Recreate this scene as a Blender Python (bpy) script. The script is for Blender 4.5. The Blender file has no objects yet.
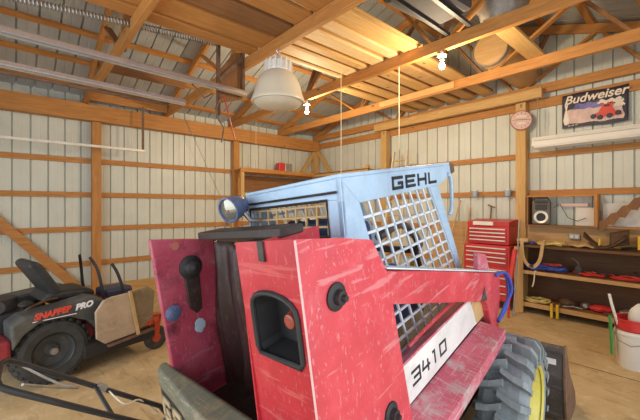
import bpy, bmesh, math, random
from mathutils import Vector, Matrix, Euler
random.seed(7)
S = bpy.context.scene
COL = S.collection
PI = math.pi
R = math.radians

# ------------------------------------------------------------------ camera
cam = bpy.data.cameras.new('camera')
cam.sensor_width = 36.0
cam.lens = 344.0/640.0*36.0
cam.shift_y = -3.5/640.0
cam.clip_start = 0.02
co = bpy.data.objects.new('camera', cam)
COL.objects.link(co)
co.location = (0, 0, 1.62)
co.rotation_euler = (R(90), 0, R(-41.5))
S.camera = co

# ------------------------------------------------------------------ world, light, exposure
S.view_settings.view_transform = 'Standard'
S.view_settings.look = 'None'
S.view_settings.gamma = 1.0
S.view_settings.use_curve_mapping = False
S.view_settings.exposure = 0.02
W = bpy.data.worlds.new('sky'); S.world = W; W.use_nodes = True
bg = W.node_tree.nodes['Background']
bg.inputs[0].default_value = (0.80, 0.90, 1.0, 1); bg.inputs[1].default_value = 1.25

def area(name, loc, rot, sx, sy, power, col):
    l = bpy.data.lights.new(name, 'AREA'); l.shape = 'RECTANGLE'; l.size = sx; l.size_y = sy
    l.energy = power; l.color = col
    o = bpy.data.objects.new(name, l); COL.objects.link(o); o.location = loc; o.rotation_euler = rot
    return o
# daylight in the open doorway behind the camera; side lamp is added fill
area('daylight_door', (-2.35, 2.4, 1.6), (0, R(-90), 0), 3.0, 4.2, 105, (0.86, 0.93, 1.0))
area('side_fill', (1.0, -1.06, 1.6), (R(90), 0, 0), 4.6, 3.0, 58, (0.94, 0.96, 1.0))

# ------------------------------------------------------------------ materials
def new_mat(name):
    m = bpy.data.materials.new(name); m.use_nodes = True
    nt = m.node_tree; nt.nodes.clear()
    out = nt.nodes.new('ShaderNodeOutputMaterial'); b = nt.nodes.new('ShaderNodeBsdfPrincipled')
    nt.links.new(b.outputs[0], out.inputs[0])
    return m, nt, b
def coords(nt, scale=(1,1,1), obj=True):
    tc = nt.nodes.new('ShaderNodeTexCoord'); mp = nt.nodes.new('ShaderNodeMapping')
    mp.inputs['Scale'].default_value = scale
    nt.links.new(tc.outputs['Object'], mp.inputs[0])
    return mp.outputs[0]
def noise(nt, vec, scale, detail=4, rough=.6, dist=0):
    n = nt.nodes.new('ShaderNodeTexNoise'); n.inputs['Scale'].default_value = scale
    n.inputs['Detail'].default_value = detail; n.inputs['Roughness'].default_value = rough
    n.inputs['Distortion'].default_value = dist
    nt.links.new(vec, n.inputs['Vector']); return n.outputs[0]
def ramp(nt, fac, stops):
    r = nt.nodes.new('ShaderNodeValToRGB')
    while len(r.color_ramp.elements) < len(stops): r.color_ramp.elements.new(.5)
    for e, (p, c) in zip(r.color_ramp.elements, stops):
        e.position = p; e.color = (c[0], c[1], c[2], 1)
    nt.links.new(fac, r.inputs[0]); return r.outputs[0]
def mix(nt, fac, a, b, mode='MIX'):
    n = nt.nodes.new('ShaderNodeMix'); n.data_type = 'RGBA'; n.blend_type = mode
    if hasattr(fac, 'links') or not isinstance(fac, (int, float)): nt.links.new(fac, n.inputs[0])
    else: n.inputs[0].default_value = fac
    for s, v in ((n.inputs[6], a), (n.inputs[7], b)):
        if isinstance(v, tuple): s.default_value = (v[0], v[1], v[2], 1)
        else: nt.links.new(v, s)
    return n.outputs[2]
def bump(nt, b, h, strength=.2, dist=.01):
    n = nt.nodes.new('ShaderNodeBump'); n.inputs['Strength'].default_value = strength; n.inputs['Distance'].default_value = dist
    nt.links.new(h, n.inputs['Height']); nt.links.new(n.outputs[0], b.inputs['Normal'])
def mul(c, k): return tuple(min(1, x*k) for x in c)

def plain(name, col, rough=.5, metal=0.0, var=.15, scale=9, spec=.5):
    m, nt, b = new_mat(name)
    v = coords(nt)
    n = noise(nt, v, scale, 5)
    c = ramp(nt, n, [(.25, mul(col, 1-var)), (.75, mul(col, 1+var))])
    nt.links.new(c, b.inputs['Base Color'])
    b.inputs['Roughness'].default_value = rough; b.inputs['Metallic'].default_value = metal
    b.inputs['Specular IOR Level'].default_value = spec
    return m
def wood(name, light, dark, axis, rough=.65):
    m, nt, b = new_mat(name)
    sc = [14.0, 14.0, 14.0]; sc[axis] = 1.1
    v = coords(nt, tuple(sc))
    g = noise(nt, v, 2.2, 6, .65, 1.2)
    c = ramp(nt, g, [(.28, dark), (.50, tuple((a+b_)/2 for a, b_ in zip(light, dark))), (.68, light)])
    v2 = coords(nt)
    blot = noise(nt, v2, 1.3, 3)
    c2 = mix(nt, ramp(nt, blot, [(.35, (0, 0, 0)), (.7, (.55, .55, .55))]), c, tuple(x*.72 for x in light), 'MIX')
    # knots
    vs = [3.2, 3.2, 3.2]; vs[axis] = 1.6
    v3 = coords(nt, tuple(vs))
    vo = nt.nodes.new('ShaderNodeTexVoronoi'); vo.inputs['Scale'].default_value = 1.4
    nt.links.new(v3, vo.inputs['Vector'])
    k = ramp(nt, vo.outputs['Distance'], [(.04, (1, 1, 1)), (.10, (0, 0, 0))])
    c3 = mix(nt, k, c2, mul(dark, .45))
    nt.links.new(c3, b.inputs['Base Color'])
    b.inputs['Roughness'].default_value = rough
    bump(nt, b, g, .15, .004)
    return m
def paint(name, col, scratch, dirt, amt_s=.5, amt_d=.5, rough=.45, sscale=1.0, dscale=3.0):
    """weathered sprayed metal: faded blotches, thin scratches, grime"""
    m, nt, b = new_mat(name)
    v = coords(nt)
    n = noise(nt, v, 3.3, 7, .65)
    c = ramp(nt, n, [(.3, mul(col, .78)), (.52, col), (.72, tuple(min(1, x*1.1+.05) for x in col))])
    # scratches, two directions
    for k, (rx, sc) in enumerate((((.3, .9, .5), (.9, 30, 9)), ((-.6, .3, 1.1), (28, 1.0, 11)))):
        tc = nt.nodes.new('ShaderNodeTexCoord'); mp = nt.nodes.new('ShaderNodeMapping')
        mp.inputs['Rotation'].default_value = rx; mp.inputs['Scale'].default_value = tuple(s*sscale for s in sc)
        nt.links.new(tc.outputs['Object'], mp.inputs[0])
        s = noise(nt, mp.outputs[0], 3.6, 4, .6, .5)
        f = ramp(nt, s, [(.60, (0, 0, 0)), (.635, (amt_s,)*3)])
        c = mix(nt, f, c, scratch)
    d = noise(nt, v, dscale, 8, .72, .4)
    f = ramp(nt, d, [(.52, (0, 0, 0)), (.66, (amt_d,)*3)])
    c = mix(nt, f, c, dirt)
    nt.links.new(c, b.inputs['Base Color'])
    b.inputs['Roughness'].default_value = rough
    bump(nt, b, d, .08, .003)
    return m
def emit(name, col, strength):
    m = bpy.data.materials.new(name); m.use_nodes = True; nt = m.node_tree; nt.nodes.clear()
    out = nt.nodes.new('ShaderNodeOutputMaterial'); e = nt.nodes.new('ShaderNodeEmission')
    e.inputs[0].default_value = (*col, 1); e.inputs[1].default_value = strength
    nt.links.new(e.outputs[0], out.inputs[0]); return m

OL, OD = (.66, .31, .085), (.38, .145, .03)
PL, PD = (.76, .49, .19), (.52, .28, .085)
BL, BD = (.36, .17, .06), (.17, .07, .025)
WX, WY, WZ = (wood('orange_wood_'+'xyz'[i], OL, OD, i) for i in range(3))
PX, PY, PZ = (wood('pine_'+'xyz'[i], PL, PD, i) for i in range(3))
BX, BY, BZ = (wood('brown_wood_'+'xyz'[i], BL, BD, i) for i in range(3))
DKY = wood('dark_wood_y', (.20, .09, .035), (.09, .04, .015), 1)
LX = wood('pale_pine_x', (.84, .62, .33), (.62, .40, .17), 0)
PLY = wood('plywood_y', (.68, .42, .18), (.46, .26, .10), 1)

M = {}
M['wall'] = plain('cream_metal', (.665, .685, .60), .42, .0, .08, 2.2)
M['roof'] = plain('galvanised_roof', (.46, .49, .49), .42, .25, .15, 1.8)
M['steel'] = plain('galvanised_steel', (.72, .77, .84), .22, .75, .06, 20)
M['dullsteel'] = plain('dull_steel', (.38, .36, .33), .45, .7, .25, 14)
M['rust'] = plain('rusty_steel', (.20, .12, .08), .7, .3, .4, 12)
M['black'] = plain('black_paint', (.022, .022, .024), .55, .0, .4, 12)
M['blackplastic'] = plain('black_plastic', (.03, .03, .03), .55, 0, .4, 18)
M['grey'] = plain('dark_grey_plastic', (.065, .06, .065), .8, 0, .2, 8)
M['lampwhite'] = plain('lamp_enamel', (.72, .66, .52), .35, 0, .05, 6)
M['white'] = plain('white_enamel', (.82, .80, .74), .4, 0, .05, 6)
M['paper'] = plain('white_board', (.80, .77, .70), .8, 0, .06, 5)
M['chestred'] = plain('tool_chest_red', (.56, .035, .035), .35, 0, .15, 6)
M['silver'] = plain('drawer_trim', (.80, .76, .66), .35, .3, .1, 8)
M['yellow'] = plain('yellow_plastic', (.80, .55, .03), .45, 0, .15, 10)
M['rim'] = paint('yellow_rim', (.62, .55, .10), (.6, .55, .35), (.25, .22, .15), .4, .5)
M['red'] = plain('red_plastic', (.65, .04, .04), .4, 0, .2, 10)
M['redorange'] = plain('orange_red', (.48, .065, .03), .45, 0, .2, 10)
M['blue'] = plain('blue_webbing', (.05, .09, .42), .7, 0, .3, 20)
M['paleblue'] = plain('pale_blue', (.38, .52, .62), .5, 0, .15, 10)
M['green'] = plain('green_plastic', (.06, .38, .12), .45, 0, .15, 10)
M['leather'] = plain('brown_leather', (.10, .05, .025), .6, 0, .35, 10)
M['tan'] = plain('tan_leather', (.58, .38, .17), .65, 0, .2, 10)
M['tanweb'] = plain('straw_webbing', (.66, .50, .16), .75, 0, .2, 16)
M['cord'] = plain('cotton_cord', (.70, .62, .45), .9, 0, .1, 10)
M['rubber'] = plain('tyre_rubber', (.045, .045, .042), .8, 0, .4, 14)
M['paletan'] = paint('tan_rubber_flap', (.50, .37, .25), (.60, .50, .36), (.16, .12, .07), .3, .6, .7)
M['oliveflap'] = paint('olive_rubber_flap', (.24, .18, .10), (.36, .28, .17), (.09, .07, .04), .3, .6, .7)
M['navy'] = plain('navy_vinyl', (.035, .05, .11), .5, 0, .3, 12)
M['lampblue'] = paint('lamp_blue', (.10, .14, .28), (.35, .38, .42), (.05, .05, .05), .4, .4, .35)
M['glass'] = plain('clear_lens', (.34, .32, .26), .08, .6, .1, 20)
M['redlens'] = plain('red_lens', (.30, .06, .04), .15, 0, .3, 20)
M['pink'] = plain('sign_pink', (.80, .55, .48), .5, 0, .08, 10)
M['signline'] = plain('sign_rust', (.42, .14, .10), .5, 0, .2, 10)
M['signwhite'] = plain('sign_cream', (.86, .76, .64), .5, 0, .08, 10)
M['bulb'] = emit('bulb_glow', (1.0, .80, .48), 40)

M['lred'] = paint('loader_red', (.66, .065, .085), (.80, .42, .43), (.70, .20, .23), .38, .45, .38, .8, 2.2)
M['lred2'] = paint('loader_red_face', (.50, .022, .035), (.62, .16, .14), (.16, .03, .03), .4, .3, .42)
M['lmag'] = paint('loader_red_grimy', (.40, .05, .09), (.38, .22, .27), (.045, .02, .024), .5, .85, .42, .8, 4.0)
M['lfend'] = paint('loader_red_worn', (.56, .11, .16), (.66, .56, .55), (.50, .46, .44), .6, .95, .55, 1.5, 4.5)
M['cab'] = paint('cab_blue', (.43, .60, .78), (.60, .70, .80), (.34, .42, .50), .3, .35, .45, 1, 5)
M['cabmesh'] = plain('mesh_blue_grey', (.68, .74, .80), .5, 0, .15, 14)
M['soot'] = paint('engine_soot', (.030, .018, .013), (.12, .07, .05), (.02, .012, .01), .4, .6, .5)
M['shroud'] = paint('grimy_shroud', (.040, .012, .011), (.09, .055, .035), (.018, .012, .010), .5, .6, .5, .6, 4)
M['bump'] = paint('bumper_grey_green', (.15, .15, .105), (.42, .33, .22), (.33, .25, .15), .5, .75, .6, 1.4, 5)
M['ltyre'] = paint('dusty_tyre', (.25, .285, .30), (.36, .39, .40), (.16, .18, .19), .3, .7, .85, 1, 7)
M['bucket'] = paint('bucket_steel', (.075, .065, .065), (.20, .18, .17), (.16, .08, .05), .4, .6, .5)
M['panelwhite'] = paint('panel_white', (.80, .78, .75), (.55, .52, .50), (.62, .58, .54), .3, .5, .5)
M['weld'] = plain('weld_bead', (.72, .45, .44), .5)
M['stereo'] = plain('stereo_case', (.14, .115, .085), .4, .2, .2, 10)
M['letter'] = plain('black_letters', (.02, .022, .03), .5)
M['letterred'] = plain('red_letters', (.72, .08, .05), .5)
M['letterwhite'] = plain('white_letters', (.85, .85, .88), .5)
M['lettertan'] = plain('tan_letters', (.46, .36, .22), .6)
M['mowred'] = plain('mower_red', (.30, .03, .04), .4, 0, .3, 6)
M['mowgrey'] = paint('mower_pod', (.055, .06, .058), (.13, .13, .12), (.17, .14, .09), .4, .6, .5)
M['bdark'] = plain('banner_dark', (.05, .04, .06), .5)
M['bblue'] = plain('banner_blue', (.18, .16, .42), .5, 0, .5, 12)
M['bpink'] = plain('banner_haze', (.72, .52, .46), .5, 0, .25, 10)
M['bletter'] = plain('banner_letters', (.90, .76, .62), .5)

def floor_mat():
    m, nt, b = new_mat('tan_concrete')
    v = coords(nt)
    n = noise(nt, v, 1.1, 8, .65, .5)
    c = ramp(nt, n, [(.3, (.40, .27, .13)), (.5, (.57, .41, .21)), (.72, (.70, .53, .30))])
    v2 = coords(nt, (3, 1, 1))
    n2 = noise(nt, v2, 2.4, 8, .75, 1.5)
    c = mix(nt, ramp(nt, n2, [(.53, (0, 0, 0)), (.68, (.65,)*3)]), c, (.24, .14, .06))
    n3 = noise(nt, v, 7, 6, .7)
    c = mix(nt, ramp(nt, n3, [(.55, (0, 0, 0)), (.70, (.55,)*3)]), c, (.78, .64, .44))
    nt.links.new(c, b.inputs['Base Color']); b.inputs['Roughness'].default_value = .75
    bump(nt, b, n3, .12, .004)
    return m
M['floor'] = floor_mat()

# ------------------------------------------------------------------ mesh helpers
class MB:
    def __init__(s): s.b = bmesh.new()
    def poly(s, pts):
        try: return s.b.faces.new([s.b.verts.new(p) for p in pts])
        except ValueError: return None
    def box(s, c, d, rot=None):
        hx, hy, hz = d[0]/2, d[1]/2, d[2]/2
        vs = []
        m = Euler(rot).to_matrix() if rot else Matrix.Identity(3)
        for x in (-hx, hx):
            for y in (-hy, hy):
                for z in (-hz, hz):
                    vs.append(s.b.verts.new(Vector(c) + m @ Vector((x, y, z))))
        for f in ((0,1,3,2),(4,6,7,5),(0,4,5,1),(2,3,7,6),(0,2,6,4),(1,5,7,3)):
            s.b.faces.new([vs[i] for i in f])
        return s
    def bx(s, x0, x1, y0, y1, z0, z1):
        return s.box(((x0+x1)/2, (y0+y1)/2, (z0+z1)/2), (abs(x1-x0), abs(y1-y0), abs(z1-z0)))
    def bar(s, p0, p1, w, h, up=(0,0,1)):
        """rectangular bar p0->p1; w across, h along 'up'"""
        p0, p1 = Vector(p0), Vector(p1); d = (p1-p0).normalized(); u = Vector(up)
        if abs(d.dot(u)) > .99: u = Vector((0,1,0)) if abs(d.y) < .9 else Vector((1,0,0))
        a = d.cross(u).normalized(); u = a.cross(d).normalized()
        vs = [s.b.verts.new(p + a*i*w/2 + u*j*h/2) for p in (p0, p1) for i, j in ((-1,-1),(1,-1),(1,1),(-1,1))]
        for f in ((3,2,1,0),(4,5,6,7),(0,1,5,4),(1,2,6,5),(2,3,7,6),(3,0,4,7)): s.b.faces.new([vs[i] for i in f])
        return s
    def prism(s, pts, vec):
        vec = Vector(vec); pts = [Vector(p) for p in pts]
        a = [s.b.verts.new(p) for p in pts]; b = [s.b.verts.new(p+vec) for p in pts]
        n = len(pts)
        s.b.faces.new(a[::-1]); s.b.faces.new(b)
        for i in range(n): s.b.faces.new([a[i], a[(i+1)%n], b[(i+1)%n], b[i]])
        return s
    def tube(s, pts, r, seg=8, closed=False, r2=None):
        pts = [Vector(p) for p in pts]; n = len(pts); rings = []
        ref = None
        for i, p in enumerate(pts):
            if closed: d = (pts[(i+1)%n]-pts[i-1])
            else: d = pts[min(i+1,n-1)]-pts[max(i-1,0)]
            d.normalize()
            if ref is None: ref = Vector((0,0,1)) if abs(d.z) < .9 else Vector((1,0,0))
            a = d.cross(ref)
            if a.length < 1e-4: a = d.orthogonal()
            a.normalize(); b = d.cross(a); ref = -b if False else a.cross(d)
            rr = r if r2 is None else r+(r2-r)*i/max(1,n-1)
            rings.append([s.b.verts.new(p + (a*math.cos(2*PI*k/seg) + b*math.sin(2*PI*k/seg))*rr) for k in range(seg)])
        m = n if closed else n-1
        for i in range(m):
            A, B = rings[i], rings[(i+1)%n]
            for k in range(seg): s.b.faces.new([A[k], A[(k+1)%seg], B[(k+1)%seg], B[k]])
        if not closed:
            s.b.faces.new(rings[0][::-1]); s.b.faces.new(rings[-1])
        return s
    def lathe(s, prof, c, axis=(0,0,1), seg=28, close=False, sweep=None):
        """prof: list of (radius, height along axis)"""
        c = Vector(c); ax = Vector(axis).normalized(); a = ax.orthogonal().normalized(); b = ax.cross(a)
        rings = []
        for (r, h) in prof:
            if r < 1e-5: rings.append([s.b.verts.new(c+ax*h)])
            else: rings.append([s.b.verts.new(c+ax*h+(a*math.cos(2*PI*k/seg)+b*math.sin(2*PI*k/seg))*r) for k in range(seg)])
        pr = list(zip(rings, rings[1:])) + ([(rings[-1], rings[0])] if close else [])
        for A, B in pr:
            for k in range(seg):
                q = (k+1) % seg
                if len(A) == 1 and len(B) == 1: continue
                if len(A) == 1: s.b.faces.new([A[0], B[k], B[q]])
                elif len(B) == 1: s.b.faces.new([A[k], A[q], B[0]])
                else: s.b.faces.new([A[k], A[q], B[q], B[k]])
        return s
    def ball(s, c, r, sub=2, jit=0):
        g = bmesh.ops.create_icosphere(s.b, subdivisions=sub, radius=1)
        r = Vector(r) if hasattr(r, '__len__') else Vector((r,r,r))
        for v in g['verts']:
            k = 1+random.uniform(-jit, jit)
            v.co = Vector(c)+Vector((v.co.x*r.x*k, v.co.y*r.y*k, v.co.z*r.z*k))
        return s
    def grid(s, fn, nu, nv, thick=None):
        vs = [[s.b.verts.new(fn(i/nu, j/nv)) for j in range(nv+1)] for i in range(nu+1)]
        for i in range(nu):
            for j in range(nv): s.b.faces.new([vs[i][j], vs[i+1][j], vs[i+1][j+1], vs[i][j+1]])
        return s
    def build(s, name, mat, parent=None, smooth=False, bevel=0, origin=None, solid=0):
        bmesh.ops.recalc_face_normals(s.b, faces=s.b.faces[:])
        if origin is None and parent is None:
            xs = [v.co for v in s.b.verts]
            origin = ((min(v.x for v in xs)+max(v.x for v in xs))/2, (min(v.y for v in xs)+max(v.y for v in xs))/2, min(v.z for v in xs))
        origin = Vector(origin) if origin is not None else Vector((0,0,0))
        for v in s.b.verts: v.co -= origin
        me = bpy.data.meshes.new(name); s.b.to_mesh(me); s.b.free()
        if smooth:
            for p in me.polygons: p.use_smooth = True
        o = bpy.data.objects.new(name, me); COL.objects.link(o); me.materials.append(mat)
        o.location = origin
        if parent: o.parent = parent
        if solid:
            md = o.modifiers.new('thickness', 'SOLIDIFY'); md.thickness = solid; md.offset = 0
        if bevel:
            md = o.modifiers.new('bevel', 'BEVEL'); md.width = bevel; md.segments = 2; md.limit_method = 'ANGLE'
        if smooth and True:
            try: me.set_sharp_from_angle(angle=R(40))
            except Exception: pass
        return o
def empty(name, loc, rot=(0,0,0)):
    o = bpy.data.objects.new(name, None); COL.objects.link(o); o.location = loc; o.rotation_euler = rot
    o.empty_display_size = .1
    return o
def tag(o, label, cat, group=None, kind=None):
    o['label'] = label; o['category'] = cat
    if group: o['group'] = group
    if kind: o['kind'] = kind
    return o
def struct(o, label=None):
    o['kind'] = 'structure'
    if label: o['label'] = label; 
    return o
def text(name, body, size, mat, parent, origin, xd, yd, depth=.003, sx=1.0, shear=0.0, bold=.0, z=None):
    cu = bpy.data.curves.new(name, 'FONT'); cu.body = body; cu.size = size; cu.extrude = depth; cu.shear = shear; cu.offset = bold
    t = bpy.data.objects.new(name+'_tmp', cu); COL.objects.link(t)
    dg = bpy.context.evaluated_depsgraph_get()
    me = bpy.data.meshes.new_from_object(t.evaluated_get(dg))
    bpy.data.objects.remove(t)
    xd = Vector(xd).normalized(); yd = Vector(yd); yd = (yd-xd*yd.dot(xd)).normalized(); zd = xd.cross(yd)
    for v in me.vertices:
        v.co = Vector(origin) + xd*v.co.x*sx + yd*v.co.y + zd*v.co.z
    me.name = name
    o = bpy.data.objects.new(name, me); COL.objects.link(o)
    me.materials.clear(); me.materials.append(mat)
    if parent: o.parent = parent
    return o

GL = {'G': [[(1,1),(0,1),(0,0),(1,0),(1,.46),(.62,.46)]], 'E': [[(1,1),(0,1),(0,0),(1,0)],[(0,.5),(.85,.5)]], 'H': [[(0,0),(0,1)],[(1,0),(1,1)],[(0,.5),(1,.5)]],
      'L': [[(0,1),(0,0),(1,0)]], '3': [[(0,1),(1,1),(1,0),(0,0)],[(.25,.5),(1,.5)]], '4': [[(.15,1),(0,.38),(1,.38)],[(.8,.8),(.8,0)]], '1': [[(.5,0),(.5,1),(.25,1)]], '0': [[(0,0),(1,0),(1,1),(0,1),(0,0)]]}
def block_text(name, body, h, wd, gap, stroke, mat, parent, origin, xd, yd, depth=.003):
    """square sign-painter's capitals made of strokes"""
    xd = Vector(xd).normalized(); yd = Vector(yd); ys = yd*1.0; zd = xd.cross(yd-xd*yd.dot(xd)).normalized()
    mb = MB(); x = 0
    for ch in body:
        for line in GL[ch]:
            P = [Vector(origin)+xd*(x+stroke/2+a*(wd-stroke))+ys*(stroke/2+b*(h-stroke)) for a, b in line]
            for a, b in zip(P, P[1:]):
                d = (b-a).normalized()*stroke*.5
                mb.bar(a-d, b+d, depth, stroke, zd.cross((b-a).normalized()))
        x += wd+gap
    return mb.build(name, mat, parent)

# ------------------------------------------------------------------ room shell
XB, YA, YR, X0, Y0 = 6.41, 7.42, 3.2, -2.4, -1.02
EAVE, SL = 3.43, .333
def roof_z(y, off=0.0): return EAVE + .04 + SL*(YA-max(y, 2*YR-y)) + off

mb = MB(); mb.bx(X0-3, XB+.1, Y0-3, YA+.1, -.12, 0); struct(mb.build('floor', M['floor'], origin=(0,0,0)))
mb = MB(); mb.bx(XB-2.1, XB-2.085, Y0, 4.2, .0005, .0015)   # saw-cut joint
struct(mb.build('trim_1', M['rust'], origin=(0,0,0)))

def ribs(s0, s1, pitch=.2286, first=0.0):
    """profile across a ribbed sheet: list of (s, depth)"""
    out = [(s0, 0)]; s = s0+first
    while s < s1-.06:
        if s > s0+.02:
            out += [(s-.012, 0), (s-.009, .034), (s+.009, .034), (s+.012, 0)]
            if s+pitch/2 < s1-.03: out += [(s+pitch/2-.012, 0), (s+pitch/2, .004), (s+pitch/2+.012, 0)]
        s += pitch
    out.append((s1, 0)); return out
def strip(mb, prof, f0, f1):
    for (a, da), (b, db) in zip(prof, prof[1:]):
        mb.poly([f0(a, da), f0(b, db), f1(b, db), f1(a, da)])
mb = MB(); strip(mb, ribs(X0, XB, first=.07), lambda s, d: (s, YA+d, 0), lambda s, d: (s, YA+d, 3.62))
struct(mb.build('wall_left', M['wall'], origin=(0,0,0), solid=.002))
mb = MB(); strip(mb, ribs(Y0, YA, first=.1), lambda s, d: (XB+d, s, 0), lambda s, d: (XB+d, s, roof_z(s, .14)))
struct(mb.build('wall_right', M['wall'], origin=(0,0,0), solid=.002))
# behind the camera: open garage doorway; front wall opening added to let light in
mb = MB()
mb.bx(X0-.04, X0, Y0, .3, 0, 3.4).bx(X0-.04, X0, 4.6, YA, 0, 3.4).bx(X0-.04, X0, .3, 4.6, 3.15, 3.4)
mb.prism([(X0-.04, Y0, 3.4), (X0-.04, YA, 3.4), (X0-.04, YA, 3.5), (X0-.04, YR, 4.98), (X0-.04, Y0, 3.5)], (.04, 0, 0))
struct(mb.build('wall_back', M['wall'], origin=(0,0,0)))
mb = MB()
mb.bx(X0, -1.4, Y0-.04, Y0, 0, 3.5).bx(3.4, XB, Y0-.04, Y0, 0, 3.5).bx(-1.4, 3.4, Y0-.04, Y0, 3.15, 3.5)
struct(mb.build('wall_front', M['wall'], origin=(0,0,0)))
mb = MB()
strip(mb, ribs(X0, XB+.1, first=.12), lambda s, d: (s, YA+.15, roof_z(YA+.15, .13+d)), lambda s, d: (s, YR, roof_z(YR, .13+d)))
strip(mb, ribs(X0, XB+.1, first=.12), lambda s, d: (s, YR, roof_z(YR, .13+d)), lambda s, d: (s, Y0-.15, roof_z(Y0-.15, .13+d)))
struct(mb.build('ceiling', M['roof'], origin=(0,0,0), solid=.002))
# skirt boards
struct(MB().bx(X0, XB-.01, YA-.045, YA-.004, 0, .19).build('baseboard_left', PX, origin=(0,0,0)))
struct(MB().bx(XB-.045, XB-.004, Y0, YA-.05, 0, .19).build('baseboard_right', PY, origin=(0,0,0)))

# ------------------------------------------------------------------ timber frame
ordn = ['lowest', 'second', 'third', 'topmost']
for i, z in enumerate((.60, 1.22, 1.83, 2.44)):
    o = MB().bx(X0+.02, XB-.05, YA-.045, YA-.004, z-.045, z+.045).build('wall_girt', WX, bevel=.004)
    tag(o, '%s horizontal orange wood girt on the left metal wall' % (['lowest', 'second from lowest', 'third from lowest', 'topmost'][i]), 'wall beam', 'girts on the left wall')
for i, z in enumerate((.60, 1.22, 1.84, 2.46, 3.29)):
    o = MB().bx(XB-.045, XB-.004, Y0+.02, YA-.06, z-.045 - (.03 if i == 4 else 0), z+.045 + (.03 if i == 4 else 0)).build('wall_girt', WY, bevel=.004)
    tag(o, ['lowest girt on the right wall, hidden behind tool chest and shelves', 'girt on the right wall at the level of the workbench top',
            'girt on the right wall carrying two pale blue cups', 'girt on the right wall just below the long fluorescent fixture',
            'uppermost wide girt on the right wall, behind the banner'][i], 'wall beam', 'girts on the right wall')
for x, lb in ((-1.72, 'left wall post behind the open doorway, out at the left'), (1.085, 'square wood post on the left wall behind the mower'),
              (3.83, 'square wood post on the left wall beside the corner shelf')):
    o = MB().bx(x-.07, x+.07, YA-.19, YA-.048, 0, 3.13).build('wall_post', WZ, bevel=.006); tag(o, lb, 'post', 'posts of the barn frame')
for y, lb in ((2.05, 'square yellowish wood post between tool chest and workbench'), (4.86, 'square wood post behind the loader cab, right of the stepladder shelf')):
    o = MB().bx(XB-.20, XB-.05, y-.075, y+.075, 0, 3.32).build('wall_post', PZ, bevel=.006); tag(o, lb, 'post', 'posts of the barn frame')
o = MB().bx(XB-.20, XB-.05, YA-.20, YA-.05, 0, 3.13).build('wall_post', PZ, bevel=.006); tag(o, 'wood post in the far corner where the two walls meet', 'post', 'posts of the barn frame')
o = MB().bx(X0+.03, XB-.06, YA-.23, YA-.05, 3.135, 3.42).build('header_beam', WX, bevel=.006)
tag(o, 'long deep orange header beam along the top of the left wall', 'beam')
o = MB().bx(XB-.30, XB-.21, 1.72, 5.06, 3.325, 3.475).build('header_beam', PY, bevel=.006)
tag(o, 'short pale header beam across the posts of the right wall', 'beam')
o = MB().bar((-.62, YA-.08, 1.88), (.93, YA-.08, .06), .05, .14).build('diagonal_brace', WX, bevel=.004)
tag(o, 'diagonal orange brace board low on the left wall above the mower', 'brace')
for p0, p1, lb in (((XB-.62, YA-.14, 2.53), (XB-.18, YA-.14, 3.13), 'short diagonal brace on the left wall next to the corner post'),
                   ((XB-.14, YA-.75, 2.53), (XB-.14, YA-.25, 3.13), 'short diagonal brace on the right wall next to the corner post')):
    o = MB().bar(p0, p1, .05, .10).build('corner_brace', PZ, bevel=.004); tag(o, lb, 'brace', 'corner braces')

# trusses, set across the barn from the left wall
def truss(x, label, webs=True):
    t = empty('roof_truss', (x, YR, EAVE))
    tag(t, label, 'truss', 'roof trusses')
    hl = YA-YR-.02
    MB().bx(-.03, .03, -hl, hl, 0, .14).build('bottom_chord', WY, t, bevel=.004)
    for s, n in ((1, 0), (-1, 1)):
        z0 = .06; z1 = .06+SL*hl
        MB().bar((0, s*hl, z0+.02), (0, 0, z1+.02), .05, .13).build('top_chord', WY, t, bevel=.004)
    for ya, yb in ((1.42, 2.3), (1.42, .75), (1.42, .08), (-1.06, -.08), (-1.06, -1.5), (-1.06, -2.1), (-2.7, -2.2), (-2.7, -3.3)):
        zb = .02+SL*(hl-abs(yb))
        MB().bar((.03, ya, .05), (.03, yb, zb), .035, .085, (1, 0, 0)).build('web', BZ if random.random() < .4 else WY, t, bevel=.003)
    return t
for x, lb in ((-.5, 'roof truss almost above the camera, out of the picture on the left'), (.92, 'dark roof truss crossing above the garage door tracks at left'),
              (2.28, 'roof truss that carries the large bell lamp'), (3.73, 'roof truss with both bare bulbs under it'),
              (5.11, 'roof truss nearest to the right wall, above the short header'), (6.30, 'gable truss standing against the right wall')):
    truss(x, lb)
k = 0
for side in (1, -1):
    for i in range(8):
        yy = (YA-.32-.61*i) if side == 1 else (Y0+.32+.61*i)
        if side == 1 and yy < YR or side == -1 and yy > YR: continue
        z = roof_z(yy, .105)
        a = math.atan(SL)*(-1 if side == 1 else 1)
        o = MB().box((2.0, yy, z), (8.7, .089, .04), (a, 0, 0)).build('roof_purlin', WX)
        tag(o, '%s roof purlin above the left wall eave' % ['first', 'second', 'third', 'fourth', 'fifth', 'sixth', 'seventh', 'eighth'][i] if side == 1 else
            '%s roof purlin up from the eave on the far right slope' % ['first', 'second', 'third', 'fourth', 'fifth', 'sixth', 'seventh', 'eighth'][i], 'purlin', 'roof purlins')

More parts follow.
